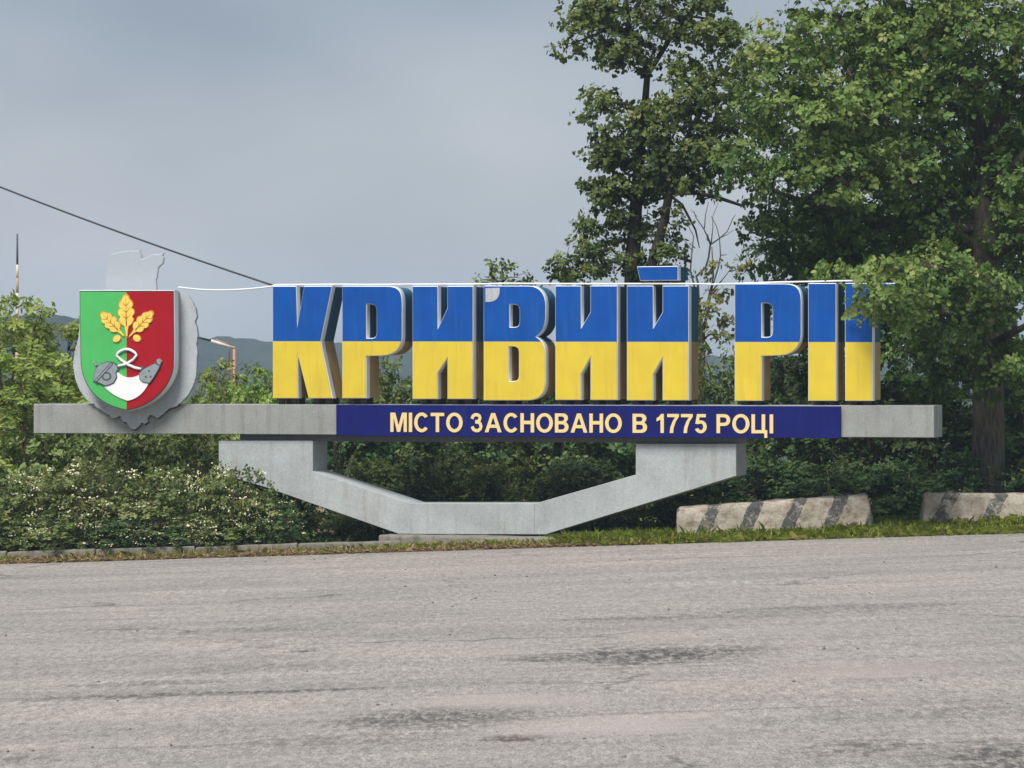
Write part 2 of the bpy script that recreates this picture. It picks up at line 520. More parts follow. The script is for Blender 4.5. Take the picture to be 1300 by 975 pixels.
b.base(col); b.rough(0.92); b.spec(0.25)
b.bump(b.math('ADD', fine, mid), 0.5, 0.012)
M['asphalt'] = b.m

# striped barrier concrete: worn black slanting bands painted on bare concrete
def barrier_mat(name, first, step, width, slant, wear):
    b = NB(name)
    v = b.coord()
    fine = b.noise(v, 30, 5, 0.7); mid = b.noise(v, 5, 6, 0.65); blot = b.noise(v, 1.7, 5, 0.6)
    col = b.ramp(mid, [(0.33, (0.18, 0.145, 0.105)), (0.5, (0.35, 0.31, 0.25)), (0.68, (0.46, 0.42, 0.36))])
    col = b.mixc(b.math('MULTIPLY', b.ramp(blot, [(0.5, (0, 0, 0)), (0.68, (1, 1, 1))]), 0.55), col, (0.17, 0.14, 0.095))
    sep = b.n('ShaderNodeSeparateXYZ')
    b.l(v, sep.inputs[0])
    t = b.math('SUBTRACT', sep.outputs['X'], b.math('MULTIPLY', sep.outputs['Z'], slant))
    t = b.math('ADD', t, b.math('MULTIPLY', b.math('SUBTRACT', mid, 0.5), 0.16))
    t = b.math('SUBTRACT', t, first)
    t = b.math('DIVIDE', t, step)
    t = b.math('FRACT', b.math('ADD', t, 10.0))
    inside = b.math('LESS_THAN', t, width)
    wearf = b.ramp(b.noise(v, 7.5, 7, 0.75), [(wear, (1, 1, 1)), (wear + 0.13, (0.12, 0.12, 0.12))])
    fr = b.math('MULTIPLY', b.math('MULTIPLY', inside, wearf), 0.9)
    col = b.mixc(fr, col, (0.060, 0.062, 0.066))
    col = b.mixc(0.4, col, b.ramp(fine, [(0.3, (0.25, 0.25, 0.25)), (0.7, (0.75, 0.75, 0.75))]), 'OVERLAY')
    b.base(col); b.rough(0.95); b.spec(0.15)
    b.bump(b.math('ADD', b.math('MULTIPLY', fine, 0.5), mid), 0.6, 0.03)
    return b.m

# ------------------------------------------------------------------ ground, road, hills, haze
def grid_sheet(name, xs, ys, zf, mat, parent=None, kind='structure'):
    X, Y = np.meshgrid(xs, ys)
    Z = zf(X, Y)
    V = np.stack([X.ravel(), Y.ravel(), Z.ravel()], 1)
    nx, ny = len(xs), len(ys)
    i, j = np.meshgrid(np.arange(nx - 1), np.arange(ny - 1))
    a = (j * nx + i).ravel()
    Fc = np.stack([a, a + 1, a + nx + 1, a + nx], 1)
    me = mesh_np(name, V, Fc.ravel(), np.full(len(a), 4), smooth=True)
    o = link(name, me, parent, mat)
    if kind: o['kind'] = kind
    return o

xs = np.concatenate([np.linspace(-1400, -120, 14), np.linspace(-100, -14, 18), np.linspace(-12, 12, 49), np.linspace(14, 100, 18), np.linspace(120, 1400, 14)])
ys = np.concatenate([np.linspace(-300, -20, 8), np.linspace(-10, 54, 17), np.linspace(55, 62, 36), np.linspace(64, 100, 19), np.linspace(110, 400, 30), np.linspace(450, 1400, 12)])
def ground_rough(X, Y):
    Z = ground_z(X, Y)
    m = (np.abs(X) < 13) & (Y > ROAD_FAR + 0.2) & (Y < 63)
    r = rng.normal(0, 0.006, X.shape)
    return Z + np.where(m, r, 0) - 0.02 * (Y < ROAD_FAR + 0.05)
tag(grid_sheet('ground', xs, ys, ground_rough, M['soil']), 'bare brown soil of the road verge')

# the road's far edge wanders a little
xr = np.concatenate([np.linspace(-140, -12, 33), np.linspace(-11.5, 11.5, 93), np.linspace(12, 140, 33)])
yr = np.concatenate([np.linspace(-12, 10, 5), np.linspace(12, 55.8, 60), [56.2, ROAD_FAR]])
def road_z(X, Y): return tilt(X) + 0.004 * 1
road = grid_sheet('road', xr, yr, road_z, M['asphalt'])
tag(road, 'wide worn pale grey asphalt road')
me = road.data
for vv in me.vertices:
    if abs(vv.co.y - ROAD_FAR) < 1e-4:
        x = vv.co.x
        vv.co.y = ROAD_FAR + 0.10 * noise.noise(Vector((x * 0.7, 3.1, 0))) + 0.07 * noise.noise(Vector((x * 3.3, 9.1, 0)))

# far hills: a wooded ridge, one long relief with its foot in the valley
def hill_mesh(name, px_prof, Yr, depth, seed):
    xs_ = np.linspace(-330, 330, 331)
    px_ = xs_ * F / Yr + 650
    top = np.interp(px_, [p for p, _ in px_prof], [q for _, q in px_prof])
    ztop = H - (top - HOR) * Yr / F
    rows = []
    T = np.linspace(-1, 1, 41)
    for t in T:
        w = math.cos(t * math.pi / 2) ** 0.8 if abs(t) < 1 else 0.0
        y = Yr + t * depth
        z = np.full_like(xs_, -26.0) + (ztop + 26.0) * w
        for k in range(len(xs_)):
            z[k] += w * (1.5 * noise.noise(Vector((xs_[k] * 0.10, y * 0.10, seed))) + 1.0 * noise.noise(Vector((xs_[k] * 0.45, y * 0.45, seed + 5))))
        rows.append(np.stack([xs_, np.full_like(xs_, y), z], 1))
    V = np.concatenate(rows)
    nx, ny = len(xs_), len(T)
    i, j = np.meshgrid(np.arange(nx - 1), np.arange(ny - 1))
    a = (j * nx + i).ravel()
    me = mesh_np(name, V, np.stack([a, a + 1, a + nx + 1, a + nx], 1).ravel(), np.full(len(a), 4))
    return link(name, me, None, M['hill'])
tag(hill_mesh('hill', [(-900, 440), (-200, 430), (0, 405), (45, 400), (85, 402), (130, 428), (200, 452), (260, 470), (900, 480), (2000, 470)], 900, 150, 3.0), 'higher wooded hill beyond the left bushes', kind='structure')
tag(hill_mesh('hill', [(-900, 440), (0, 436), (150, 432), (260, 430), (345, 433), (500, 440), (700, 452), (2000, 455)], 1150, 90, 11.0), 'low wooded ridge behind the emblem', kind='structure')

hz = box_bm(-1480, 1480, -320, 1440, -28.5, 32)
ho = link('haze', bm_mesh('haze', hz))
ho['kind'] = 'stuff'
hm = bpy.data.materials.new('pale_haze')
hm.use_nodes = True
ht = hm.node_tree
ht.nodes.clear()
hout = ht.nodes.new('ShaderNodeOutputMaterial')
hv = ht.nodes.new('ShaderNodeVolumePrincipled')
hv.inputs['Color'].default_value = (0.56, 0.73, 0.98, 1)
hv.inputs['Density'].default_value = 0.00034
hv.inputs['Anisotropy'].default_value = 0.0
ht.links.new(hv.outputs['Volume'], hout.inputs['Volume'])
ho.data.materials.append(hm)

# ------------------------------------------------------------------ the city sign
YAW = math.radians(17.0)
D0 = 58.0
cY, sY = math.cos(YAW), math.sin(YAW)
BASEZ = gz(0, D0)
sign = empty('city_sign', (0, D0, BASEZ), -YAW)
tag(sign, 'blue and yellow city name sign with coat of arms on grey concrete beam', 'sign')

def SP(px, py, d=0.0):
    """photo pixel -> (X, Z) in the sign's own frame, on the plane d behind the beam's front"""
    q = (px - 650) / F
    X = (q * (D0 + d * cY) - d * sY) / (cY + q * sY)
    Y = D0 - X * sY + d * cY
    Z = H - (py - HOR) * Y / F
    return (X, Z - BASEZ)

def prism(name, pts_loops, d0, d1, mat, parent, bevel=0.0):
    """pts in sign frame (X,Z); slab from depth d0 (front) to d1"""
    bm = curve_prism(name, pts_loops, (d1 - d0) / 2 - bevel, bevel)
    for v in bm.verts: v.co.y += (d0 + d1) / 2
    return link(name, bm_mesh(name, bm), parent, mat)

def zoomfn(x0, y0, s): return lambda x, y: (x0 + x / s, y0 + y / s)
Z2 = zoomfn(330, 320, 4.3333)
Z3 = zoomfn(590, 320, 4.1935)
Z4 = zoomfn(880, 320, 3.8235)

def letter_P(x0, top, xs_, bot, xr, ybot, yr0, yr1, cx0, cx1, cy0, cy1):
    out = [(x0, top)]
    p = (xr - (xr - xs_) * 0.42, top)
    out.append(p)
    out += bez(p, (xr - 0.02 * (xr - xs_), top), (xr, top + 0.35 * (yr0 - top)), (xr, yr0), 9)
    out.append((xr, yr1))
    q = (xr - (xr - xs_) * 0.52, ybot - 3)
    out += bez((xr, yr1), (xr, yr1 + 0.6 * (ybot - yr1)), (xr - (xr - xs_) * 0.2, ybot - 6), q, 9)
    out += [(xs_, ybot), (xs_, bot), (x0, bot)]
    w = cx1 - cx0
    hole = [(cx0, cy0), (cx0 + 0.35 * w, cy0)]
    hole += bez(hole[-1], (cx1 - 0.1 * w, cy0), (cx1, cy0 + 0.3 * w), (cx1, cy0 + 0.7 * w), 5)
    hole.append((cx1, cy1 - 0.6 * w))
    hole += bez(hole[-1], (cx1, cy1 - 0.1 * w), (cx1 - 0.2 * w, cy1), (cx0 + 0.45 * w, cy1), 5)
    hole.append((cx0, cy1))
    return [out, hole]

def letter_I(x0, top, a, bq, x1, bot, n1, n1b, m1, m2):
    """the letter like a mirrored N: notch from the top with apex (a, n1) and slope start (bq, n1b), from below likewise"""
    return [[(x0, top), (a, top), (a + 1, n1), (bq, n1b), (bq, top), (x1, top), (x1, bot), (bq, bot), (bq, m1), (a, m2), (a, bot), (x0, bot)]]

def letter_V(x0, top, bot, xs_, c):
    xr1, xr2 = 425, 428
    out = [(x0, top), (340, top)]
    out += bez((340, top), (390, top), (xr1 + 4, 215), (xr1 + 4, 285), 8)
    out.append((xr1 + 3, 350))
    out += bez((xr1 + 3, 350), (xr1, 410), (400, 435), (374, 450), 6)
    out += bez((374, 450), (405, 466), (xr2, 490), (xr2, 545), 6)
    out.append((xr2, 690))
    out += bez((xr2, 690), (xr2, 755), (395, bot), (335, bot), 8)
    out.append((x0, bot))
    def hole(cx0, cx1, y0, y1):
        w = cx1 - cx0
        h = [(cx0, y0), (cx0 + .4 * w, y0)]
        h += bez(h[-1], (cx1 - .1 * w, y0), (cx1, y0 + .3 * w), (cx1, y0 + .7 * w), 5)
        h.append((cx1, y1 - .6 * w))
        h += bez(h[-1], (cx1, y1 - .1 * w), (cx1 - .2 * w, y1), (cx0 + .4 * w, y1), 5)
        h.append((cx0, y1))
        return h
    return [out, hole(237, 295, 276, 402), hole(233, 291, 500, 690)]

def conv(zf, loops): return [[SP(*zf(x, y)) for x, y in lp] for lp in loops]

letters = [
    ('К', Z2, [[(73, 190), (198, 190), (205, 425), (245, 190), (394, 190), (332, 488), (397, 802), (270, 802), (205, 545), (208, 802), (73, 802)]], (103, 170, 300, 360)),
    ('Р', Z2, letter_P(455, 190, 583, 802, 780, 570, 300, 460, 584, 645, 284, 476), (490, 550)),
    ('И', Z2, letter_I(842, 190, 976, 1034, 1170, 806, 430, 310, 575, 665), (890, 950, 1060, 1130)),
    ('В', Z3, letter_V(103, 182, 787, 237, None), (150, 240, 340)),
    ('И', Z3, letter_I(485, 182, 617, 672, 810, 785, 413, 320, 550, 650), (520, 590, 690, 770)),
    ('Й', Z3, letter_I(866, 182, 1001, 1056, 1190, 787, 413, 320, 553, 650), (900, 970, 1090, 1150)),
    ('Р', Z4, letter_P(204, 156, 330, 720, 522, 502, 260, 392, 330, 388, 245, 415), (240, 300)),
    ('І', Z4, [[(561, 154), (691, 154), (691, 720), (561, 720)]], (590, 660)),
    ('Г', Z4, [[(740, 153), (995, 153), (995, 262), (869, 262), (869, 720), (740, 720)]], (770, 840)),
]
SPLIT_PX = (347, 433.2, 1117, 434.4)
beam_top_z = SP(650, 515)[1]
LETTER_NAMES = ['letter'] * 9

def split_assign(bm, zsplit_line, keep=None):
    """cut a mesh along the line between the two colours; faces above get slot 0, below slot 1"""
    (xa, za), (xb, zb) = zsplit_line
    d = Vector((xb - xa, 0, zb - za)).normalized()
    nrm = Vector((-d.z, 0, d.x))
    co = Vector((xa, 0, za))
    bmesh.ops.bisect_plane(bm, geom=list(bm.verts) + list(bm.edges) + list(bm.faces), dist=1e-5, plane_co=co, plane_no=nrm)
    for f in bm.faces:
        f.material_index = 0 if (f.calc_center_median() - co).dot(nrm) > 0 else 1

split_line = (SP(SPLIT_PX[0], SPLIT_PX[1]), SP(SPLIT_PX[2], SPLIT_PX[3]))
RIM = 0.17
for (ch, zf, loops, stubs) in letters:
    L = conv(zf, loops)
    bm = curve_prism('letter', L, (0.635 - RIM) / 2, 0)
    for v in bm.verts: v.co.y += (RIM + 0.635) / 2
    split_assign(bm, split_line)
    lo = link('letter', bm_mesh('letter', bm), sign, [M['side_blue'], M['side_yellow']])
    tag(lo, {'К': None}.get(ch))
    # white rim box in front of the faded body
    rb = curve_prism('rim', L, RIM / 2 - 0.009, 0.009)
    for v in rb.verts: v.co.y += RIM / 2
    link('rim', bm_mesh('rim', rb), lo, M['white'])
    # coloured face sheet
    fb = curve_prism('face', L, 0.005, 0)
    for v in fb.verts: v.co.y += -0.006
    split_assign(fb, split_line)
    link('face', bm_mesh('face', fb), lo, [M['blue'], M['yellow']])
    bot_px = max(y for lp in loops for _, y in lp)
    for sx in stubs:
        X, Z = SP(*zf(sx, bot_px))
        if Z < beam_top_z: continue
        for dd in (0.16, 0.50):
            sb = box_bm(X - 0.045, X + 0.045, dd - 0.04, dd + 0.04, beam_top_z - 0.01, Z + 0.02)
            link('stub', bm_mesh('stub', sb), lo, M['stub'])
    if ch == 'Й':
        br = conv(zf, [[(920, 80), (1133, 77), (1133, 148), (936, 150)]])
        bb = curve_prism('breve', br, (0.635 - RIM) / 2, 0)
        for v in bb.verts: v.co.y += (RIM + 0.635) / 2
        link('breve', bm_mesh('breve', bb), lo, M['side_blue'])
        bb = curve_prism('breve_rim', br, RIM / 2 - 0.009, 0.009)
        for v in bb.verts: v.co.y += RIM / 2
        link('breve_rim', bm_mesh('breve_rim', bb), lo, M['white'])
        bb = curve_prism('breve_face', br, 0.005, 0)
        for v in bb.verts: v.co.y += -0.006
        link('breve_face', bm_mesh('breve_face', bb), lo, M['blue'])
        for sx0, sx1 in ((1003, 1052), (1088, 1132)):
            (xa, zt), (xb, zb) = SP(*zf(sx0, 149)), SP(*zf(sx1, 182))
            link('breve_stub', bm_mesh('breve_stub', box_bm(xa, xb, 0.10, 0.5, zb - 0.005, zt + 0.005)), lo, M['stub'])
    if ch == 'В':
        pl = [(112, 192), (188, 190), (186, 222)] + bez((186, 222), (178, 258), (150, 268), (112, 266), 6)
        pb = curve_prism('peeled_patch', conv(zf, [pl]), 0.003, 0)
        for v in pb.verts: v.co.y += -0.0145
        tag(link('peeled_patch', bm_mesh('peeled_patch', pb), lo, M['backing']), 'bare grey patch where blue paint peeled off')

# beam, slab under it, panel with lettering
bl = [SP(43, 513.5), SP(1185, 515.5), SP(1185, 555), SP(43, 549.5)]
for xa, xb in ((43, 146), (146.5, 358), (358.5, 1185)):
    def by(x, t0, t1): return t0 + (t1 - t0) * (x - 43) / (1185 - 43)
    prism('beam', [[SP(xa, by(xa, 513.5, 515.5)), SP(xb, by(xb, 513.5, 515.5)), SP(xb, by(xb, 549.5, 555)), SP(xa, by(xa, 549.5, 555))]], 0.003, 0.70, M['beam'], sign, 0.008)
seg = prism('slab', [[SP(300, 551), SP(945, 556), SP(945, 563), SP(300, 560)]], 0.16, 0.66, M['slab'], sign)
pnl = prism('name_panel', [[SP(428.5, 514), SP(1067.5, 516.2), SP(1067.5, 556), SP(428.5, 552.6)]], -0.055, 0.001, M['navy'], sign, 0.004)

def arc(cx, cy, rx, ry, a0, a1, n=12):
    return [(cx + rx * math.cos(math.radians(a0 + (a1 - a0) * i / n)), cy + ry * math.sin(math.radians(a0 + (a1 - a0) * i / n))) for i in range(n + 1)]
def stroke(pts, w):
    L_, R_ = [], []
    for i, p in enumerate(pts):
        a = Vector(pts[max(0, i - 1)]); c = Vector(pts[min(len(pts) - 1, i + 1)])
        d = (c - a).normalized()
        nrm = Vector((-d.y, d.x)) * w / 2
        L_.append((p[0] + nrm.x, p[1] + nrm.y)); R_.append((p[0] - nrm.x, p[1] - nrm.y))
    return L_ + R_[::-1]
TK = 0.20
def bowl(x0, x1, y0, y1):
    r = (y1 - y0) / 2
    return [(x0, y0)] + arc(x1 - r * 1.1, (y0 + y1) / 2, r * 1.1, r, -90, 90, 10) + [(x0, y1)]
GLY = {   # (advance width, list of separate strokes, each a list of loops)
 'М': (0.98, [[[(0, 0), (0, 1), (.29, 1), (.49, .34), (.69, 1), (.98, 1), (.98, 0), (.79, 0), (.79, .74), (.58, 0), (.40, 0), (.19, .74), (.19, 0)]]]),
 'І': (0.20, [[[(0, 0), (0, 1), (.20, 1), (.20, 0)]]]),
 'С': (0.87, [[arc(.45, .5, .45, .515, 38, 322, 26) + arc(.45, .5, .25, .345, 318, 42, 22)]]),
 'Т': (0.80, [[[(.30, 0), (.30, .83), (0, .83), (0, 1), (.80, 1), (.80, .83), (.50, .83), (.50, 0)]]]),
 'О': (0.98, [[arc(.49, .5, .49, .515, 0, 345, 23), arc(.49, .5, .285, .345, 0, 345, 23)]]),
 'З': (0.70, [[stroke([(.07, .70), (.13, .84), (.24, .91), (.38, .91), (.50, .85), (.54, .74), (.50, .62), (.40, .555), (.26, .545)], .175)],
              [stroke([(.26, .535), (.42, .53), (.55, .45), (.60, .31), (.56, .18), (.44, .09), (.30, .085), (.16, .14), (.08, .30)], .175)]]),
 'А': (0.98, [[[(0, 0), (.375, 1), (.605, 1), (.98, 0), (.765, 0), (.69, .23), (.29, .23), (.215, 0)], [(.35, .40), (.49, .79), (.63, .40)]]]),
 'Н': (0.80, [[[(0, 0), (0, 1), (.20, 1), (.20, .61), (.60, .61), (.60, 1), (.80, 1), (.80, 0), (.60, 0), (.60, .43), (.20, .43), (.20, 0)]]]),
 'В': (0.80, [[[(0, 0)] + arc(.50, .285, .30, .285, -90, 60, 10) + arc(.48, .755, .28, .245, -45, 90, 9) + [(0, 1)],
               bowl(.20, .575, .16, .43), bowl(.20, .545, .60, .84)]]),
 'Р': (0.78, [[[(0, 0), (0, 1)] + arc(.46, .69, .32, .31, 90, -90, 14) + [(.20, .38), (.20, 0)], bowl(.20, .575, .545, .835)]]),
 'Ц': (0.92, [[[(0, 0), (0, 1), (.20, 1), (.20, .17), (.58, .17), (.58, 1), (.78, 1), (.78, .17), (.90, .17), (.90, -.24), (.73, -.24), (.73, 0)]]]),
 '1': (0.50, [[[(.24, 0), (.24, .70), (.02, .60), (.02, .77), (.17, .86), (.27, 1), (.43, 1), (.43, 0)]]]),
 '7': (0.66, [[[(0, 1), (.66, 1), (.66, .86), (.48, .60), (.36, .25), (.34, 0), (.14, 0), (.18, .30), (.30, .60), (.45, .83), (0, .83)]]]),
 '5': (0.68, [[[(.12, 1), (.62, 1), (.62, .83), (.265, .83), (.24, .665)] + arc(.33, .33, .34, .34, 88, -160, 18) + [(.20, .27)] + arc(.33, .33, .145, .175, -160, 110, 14) + [(.20, .47), (.03, .49)]]]),
}
GAPX = 0.115
def word(txt, px0, px1):
    tot = sum(GLY[c][0] for c in txt) + GAPX * (len(txt) - 1)
    cur = 0.0
    for c in txt:
        adv, strokes = GLY[c]
        nb = bmesh.new()
        for k, loops in enumerate(strokes):
            Ls = []
            for lp in loops:
                q = []
                for x, y in lp:
                    px = px0 + (px1 - px0) * (cur + x) / tot
                    t = (px - 496) / (982 - 496)
                    yb, yt = 548.3 + 1.9 * t, 523.8 + 2.3 * t
                    q.append(SP(px, yb + (yt - yb) * y, -0.07))
                Ls.append(q)
            sb = curve_prism('character', Ls, 0.006, 0)
            for v in sb.verts: v.co.y += -0.0625 - 0.001 * k
            for f in sb.faces: f.material_index = 0 if abs(f.normal.y) > 0.5 else 1
            tmp = bm_mesh('character', sb)
            nb.from_mesh(tmp); bpy.data.meshes.remove(tmp)
        link('character', bm_mesh('character', nb), pnl, [M['cream'], M['cream_edge']])
        cur += adv + GAPX
word('МІСТО', 495.5, 587.3); word('ЗАСНОВАНО', 597.6, 789.4); word('В', 803, 821.5); word('1775', 833, 897.4); word('РОЦІ', 909.6, 981.5)

# V-shaped support in three castings, with 3 mm joints
SD = 0.09
jl0, jl1 = (521.5, 639.6), (506, 677.3)
jr0, jr1 = (679, 639.8), (692.5, 678)
def spl(pts): return [SP(x, y, SD) for x, y in pts]
la = spl([(278, 560), (396.8, 560), (396.8, 598.5), jl0, (521.5, 677.4), jl1, (338, 618.5), (278, 600.5)])
ba = spl([(522.2, 639.8), (678.3, 639.8), (678.3, 678), (522.2, 677.6)])
ra = spl([jr0, (807.5, 603), (807.5, 563.8), (934, 563.8), (934, 603.8), jr1, (679, 678)])
prism('support_arm', [la], SD, SD + 0.68, M['support'], sign, 0.006)
prism('support_base', [ba], SD - 0.004, SD + 0.684, M['support'], sign, 0.006)
prism('support_arm', [ra], SD, SD + 0.68, M['support'], sign, 0.006)

# plinth: rough cast block
def rough_block(name, x0, x1, y0, y1, z0, z1, mat, parent, amp=0.015, cut=0.14, seed=0.0, taper=0.0, rnd=0.03):
    nx, ny, nz_ = max(2, int((x1 - x0) / cut)), max(2, int((y1 - y0) / cut)), max(2, int((z1 - z0) / (cut * 0.7)))
    bm = box_bm(x0, x1, y0, y1, z0, z1)
    bmesh.ops.bevel(bm, geom=list(bm.edges), offset=rnd, segments=2, affect='EDGES', profile=0.5)
    bmesh.ops.triangulate(bm, faces=bm.faces)
    for _ in range(6):
        es = [e for e in bm.edges if e.calc_length() > cut * 1.5]
        if not es: break
        bmesh.ops.subdivide_edges(bm, edges=es, cuts=1)
        bmesh.ops.triangulate(bm, faces=[f for f in bm.faces if len(f.verts) > 3])
    for v in bm.verts:
        if taper:
            t = (v.co.z - z0) / (z1 - z0)
            ym = (y0 + y1) / 2; xm = (x0 + x1) / 2
            v.co.y = ym + (v.co.y - ym) * (1 - taper * t)
            v.co.x = xm + (v.co.x - xm) * (1 - 0.12 * taper * t)
        p = v.co * 3.0 + Vector((seed, seed * 2, 0))
        q = v.co * 11.0 + Vector((seed, 0, seed))
        v.co += Vector((noise.noise(p), noise.noise(p + Vector((7, 0, 0))), noise.noise(p + Vector((0, 9, 0))))) * amp
        v.co += Vector((noise.noise(q), noise.noise(q + Vector((7, 0, 0))), noise.noise(q + Vector((0, 9, 0))))) * amp * 0.5
    me = bm_mesh(name, bm)
    for p in me.polygons: p.use_smooth = True
    return link(name, me, parent, mat)
pX0, pX1 = SP(481, 690, -0.3)[0], SP(736, 690, -0.3)[0]
pzt = SP(590, 679, SD)[1]
rough_block('plinth', pX0, pX1, -0.32, 1.1, -0.25, pzt - 0.002, M['plinth'], sign, 0.014, 0.12, 2.0)

# ------------------------------------------------------------------ coat of arms on the sign
Z7 = zoomfn(80, 350, 4.8778)
SF = -0.36        # shield front
def ZS(x, y, d=SF): return SP(*Z7(x, y), d)
def shield_outline():
    left = [(103, 92), (105, 300), (110, 545)] + bez((110, 545), (125, 690), (215, 805), (396, 836), 12)
    right = bez((396, 836), (560, 812), (672, 690), (688, 560), 12) + [(689, 400), (686, 92)]
    return left, right
lft, rgt = shield_outline()
full = [ZS(x, y) for x, y in lft + rgt]
shield = prism('shield', [full], SF, SF + 0.17, M['white'], sign, 0.008)
def grow(pts, k, cx=396, cy=440): return [((x - cx) * k + cx, (y - cy) * k + cy) for x, y in pts]
prism('shield_neck', [[ZS(x, y) for x, y in grow(lft + rgt, 0.985)]], SF + 0.171, -0.075, M['backing'], shield)
prism('outline', [[ZS(x, y) for x, y in lft + rgt]], SF - 0.006, SF - 0.001, M['edge_dark'], shield)
gl = grow(lft, 0.982); gr_ = [(396.5, 829)] + grow(rgt, 0.982)
gl = [(min(x, 395.5), y) for x, y in gl] + [(395.5, 101)]
gr_ = [(max(x, 396.5), y) for x, y in gr_] + [(396.5, 101)]
prism('green_field', [[ZS(x, y) for x, y in gl]], SF - 0.014, SF - 0.0065, M['green'], shield)
prism('red_field', [[ZS(x, y) for x, y in gr_]], SF - 0.014, SF - 0.0065, M['red'], shield)

def emblem(name, loops, mat, d0, d1, bevel=0.0):
    return prism(name, [[ZS(x, y) for x, y in lp] for lp in loops], d0, d1, mat, shield, bevel)

def oak_leaf(base, tip, width):
    bx, by = base; tx, ty = tip
    Lx, Ly = tx - bx, ty - by
    ln = math.hypot(Lx, Ly)
    ux, uy = Lx / ln, Ly / ln
    vx, vy = -uy, ux
    N = 60
    L_, R_ = [], []
    for i in range(N + 1):
        t = i / N
        if t < 0.26: w = 0.045 + 0.10 * (t / 0.26) ** 2
        else:
            q = (t - 0.26) / 0.74
            env = math.sin(math.pi * min(1, q * 0.86 + 0.14)) ** 0.55
            lob = 0.66 + 0.34 * abs(math.sin(math.pi * (q * 3.5 + 0.0))) ** 0.6
            w = 0.5 * env * lob
        L_.append((bx + Lx * t + vx * w * width, by + Ly * t + vy * w * width))
        R_.append((bx + Lx * t - vx * w * width, by + Ly * t - vy * w * width))
    outline = L_ + R_[::-1]
    return outline, (ux, uy, vx, vy, ln)
Fd = SF - 0.0145
for base, tip, wd in (((400, 372), (392, 122), 98), ((380, 372), (243, 232), 84), ((418, 374), (556, 226), 84)):
    out, (ux, uy, vx, vy, ln) = oak_leaf(base, tip, wd)
    emblem('oak_leaf_edge', [grow(out, 1.09, (base[0] + tip[0]) / 2, (base[1] + tip[1]) / 2)], M['gold_dark'], Fd - 0.010, Fd)
    emblem('oak_leaf', [out], M['gold'], Fd - 0.022, Fd - 0.0102)
    vt = Tubes(4)
    def P3(t, s=0.0):
        x = base[0] + ux * ln * t + vx * s; y = base[1] + uy * ln * t + vy * s
        X, Z = ZS(x, y)
        return (X, Fd - 0.022, Z)
    vt.add([P3(0.25), P3(0.93)], [0.010, 0.006])
    for t in (0.42, 0.58, 0.74):
        for s in (-1, 1):
            vt.add([P3(t), P3(t + 0.12, s * wd * 0.30)], [0.008, 0.004])
    vt.build('leaf_vein', shield, M['gold_dark'])
for cx, cy, a in ((338, 391, -0.5), (462, 388, 0.6)):
    def ell(rx, ry): return [(cx + rx * math.cos(t) * math.cos(a) - ry * math.sin(t) * math.sin(a), cy + rx * math.cos(t) * math.sin(a) + ry * math.sin(t) * math.cos(a)) for t in np.linspace(0, 2 * math.pi, 18, endpoint=False)]
    emblem('acorn_edge', [ell(28, 23)], M['gold_dark'], Fd - 0.010, Fd)
    emblem('acorn', [ell(23, 18)], M['gold'], Fd - 0.024, Fd - 0.0102, 0.004)
# white cloud-like lower piece
wp = [(340, 596)] + bez((340, 596), (370, 622), (390, 632), (420, 630), 6) + bez((420, 630), (450, 628), (470, 620), (486, 606), 5) + [(520, 640), (536, 662)] + bez((536, 662), (505, 730), (460, 764), (404, 774), 7) + bez((404, 774), (330, 752), (285, 716), (262, 688), 7) + [(300, 670), (332, 625)]
emblem('powder_heap', [wp], M['white_enamel'], Fd - 0.016, Fd)
# cord
ct = Tubes(8)
def cordpt(x, y): X, Z = ZS(x, y); return (X, Fd - 0.02, Z)
c1 = [(347, 560), (395, 548), (440, 520), (462, 490)] + bez((462, 490), (440, 462), (410, 452), (390, 456), 6) + bez((390, 456), (365, 462), (345, 475), (338, 492), 5) + [(365, 522), (410, 552), (450, 570), (490, 578)]
ct.add([cordpt(*p) for p in c1], [0.022] * len(c1))
ct.build('cord', shield, M['white_enamel'])
# round powder flask on the left, tapered one on the right
fl = [(196, 650), (202, 610), (212, 575), (240, 548), (280, 535), (315, 540), (338, 560), (345, 580), (332, 600), (336, 630), (318, 662), (290, 674), (270, 680), (245, 668), (215, 655)]
emblem('flask_edge', [grow(fl, 1.08, 268, 605)], M['flask_dark'], Fd - 0.018, Fd)
f1 = emblem('round_flask', [fl], M['flask'], Fd - 0.035, Fd - 0.0185)
emblem('flask_band', [[(200, 650), (305, 535), (320, 545), (214, 662)]], M['flask_dark'], Fd - 0.039, Fd - 0.0355)
emblem('flask_band', [[(207, 651), (306, 543), (313, 548), (214, 656)]], M['flask'], Fd - 0.043, Fd - 0.0395)
emblem('flask_boss', [[(277 + 30 * math.cos(t), 622 + 28 * math.sin(t)) for t in np.linspace(0, 6.283, 14, endpoint=False)], [(277 + 20 * math.cos(t), 622 + 18 * math.sin(t)) for t in np.linspace(0, 6.283, 14, endpoint=False)]], M['flask_dark'], Fd - 0.039, Fd - 0.0355)
emblem('flask_spout', [[(186, 532), (200, 526), (218, 552), (206, 560)]], M['flask'], Fd - 0.02, Fd)
fr = [(480, 604), (505, 580), (560, 552), (588, 540), (608, 552), (596, 580), (560, 640), (540, 664), (500, 656), (484, 640)]
emblem('flask_edge', [grow(fr, 1.10, 540, 605)], M['flask_dark'], Fd - 0.018, Fd)
emblem('tapered_flask', [fr], M['flask'], Fd - 0.035, Fd - 0.0185)
emblem('flask_neck', [[(585, 520), (602, 513), (618, 528), (606, 550), (590, 542)]], M['flask'], Fd - 0.03, Fd)
emblem('flask_band', [[(576, 532), (612, 556), (607, 562), (572, 539)]], M['flask_dark'], Fd - 0.039, Fd - 0.0355)
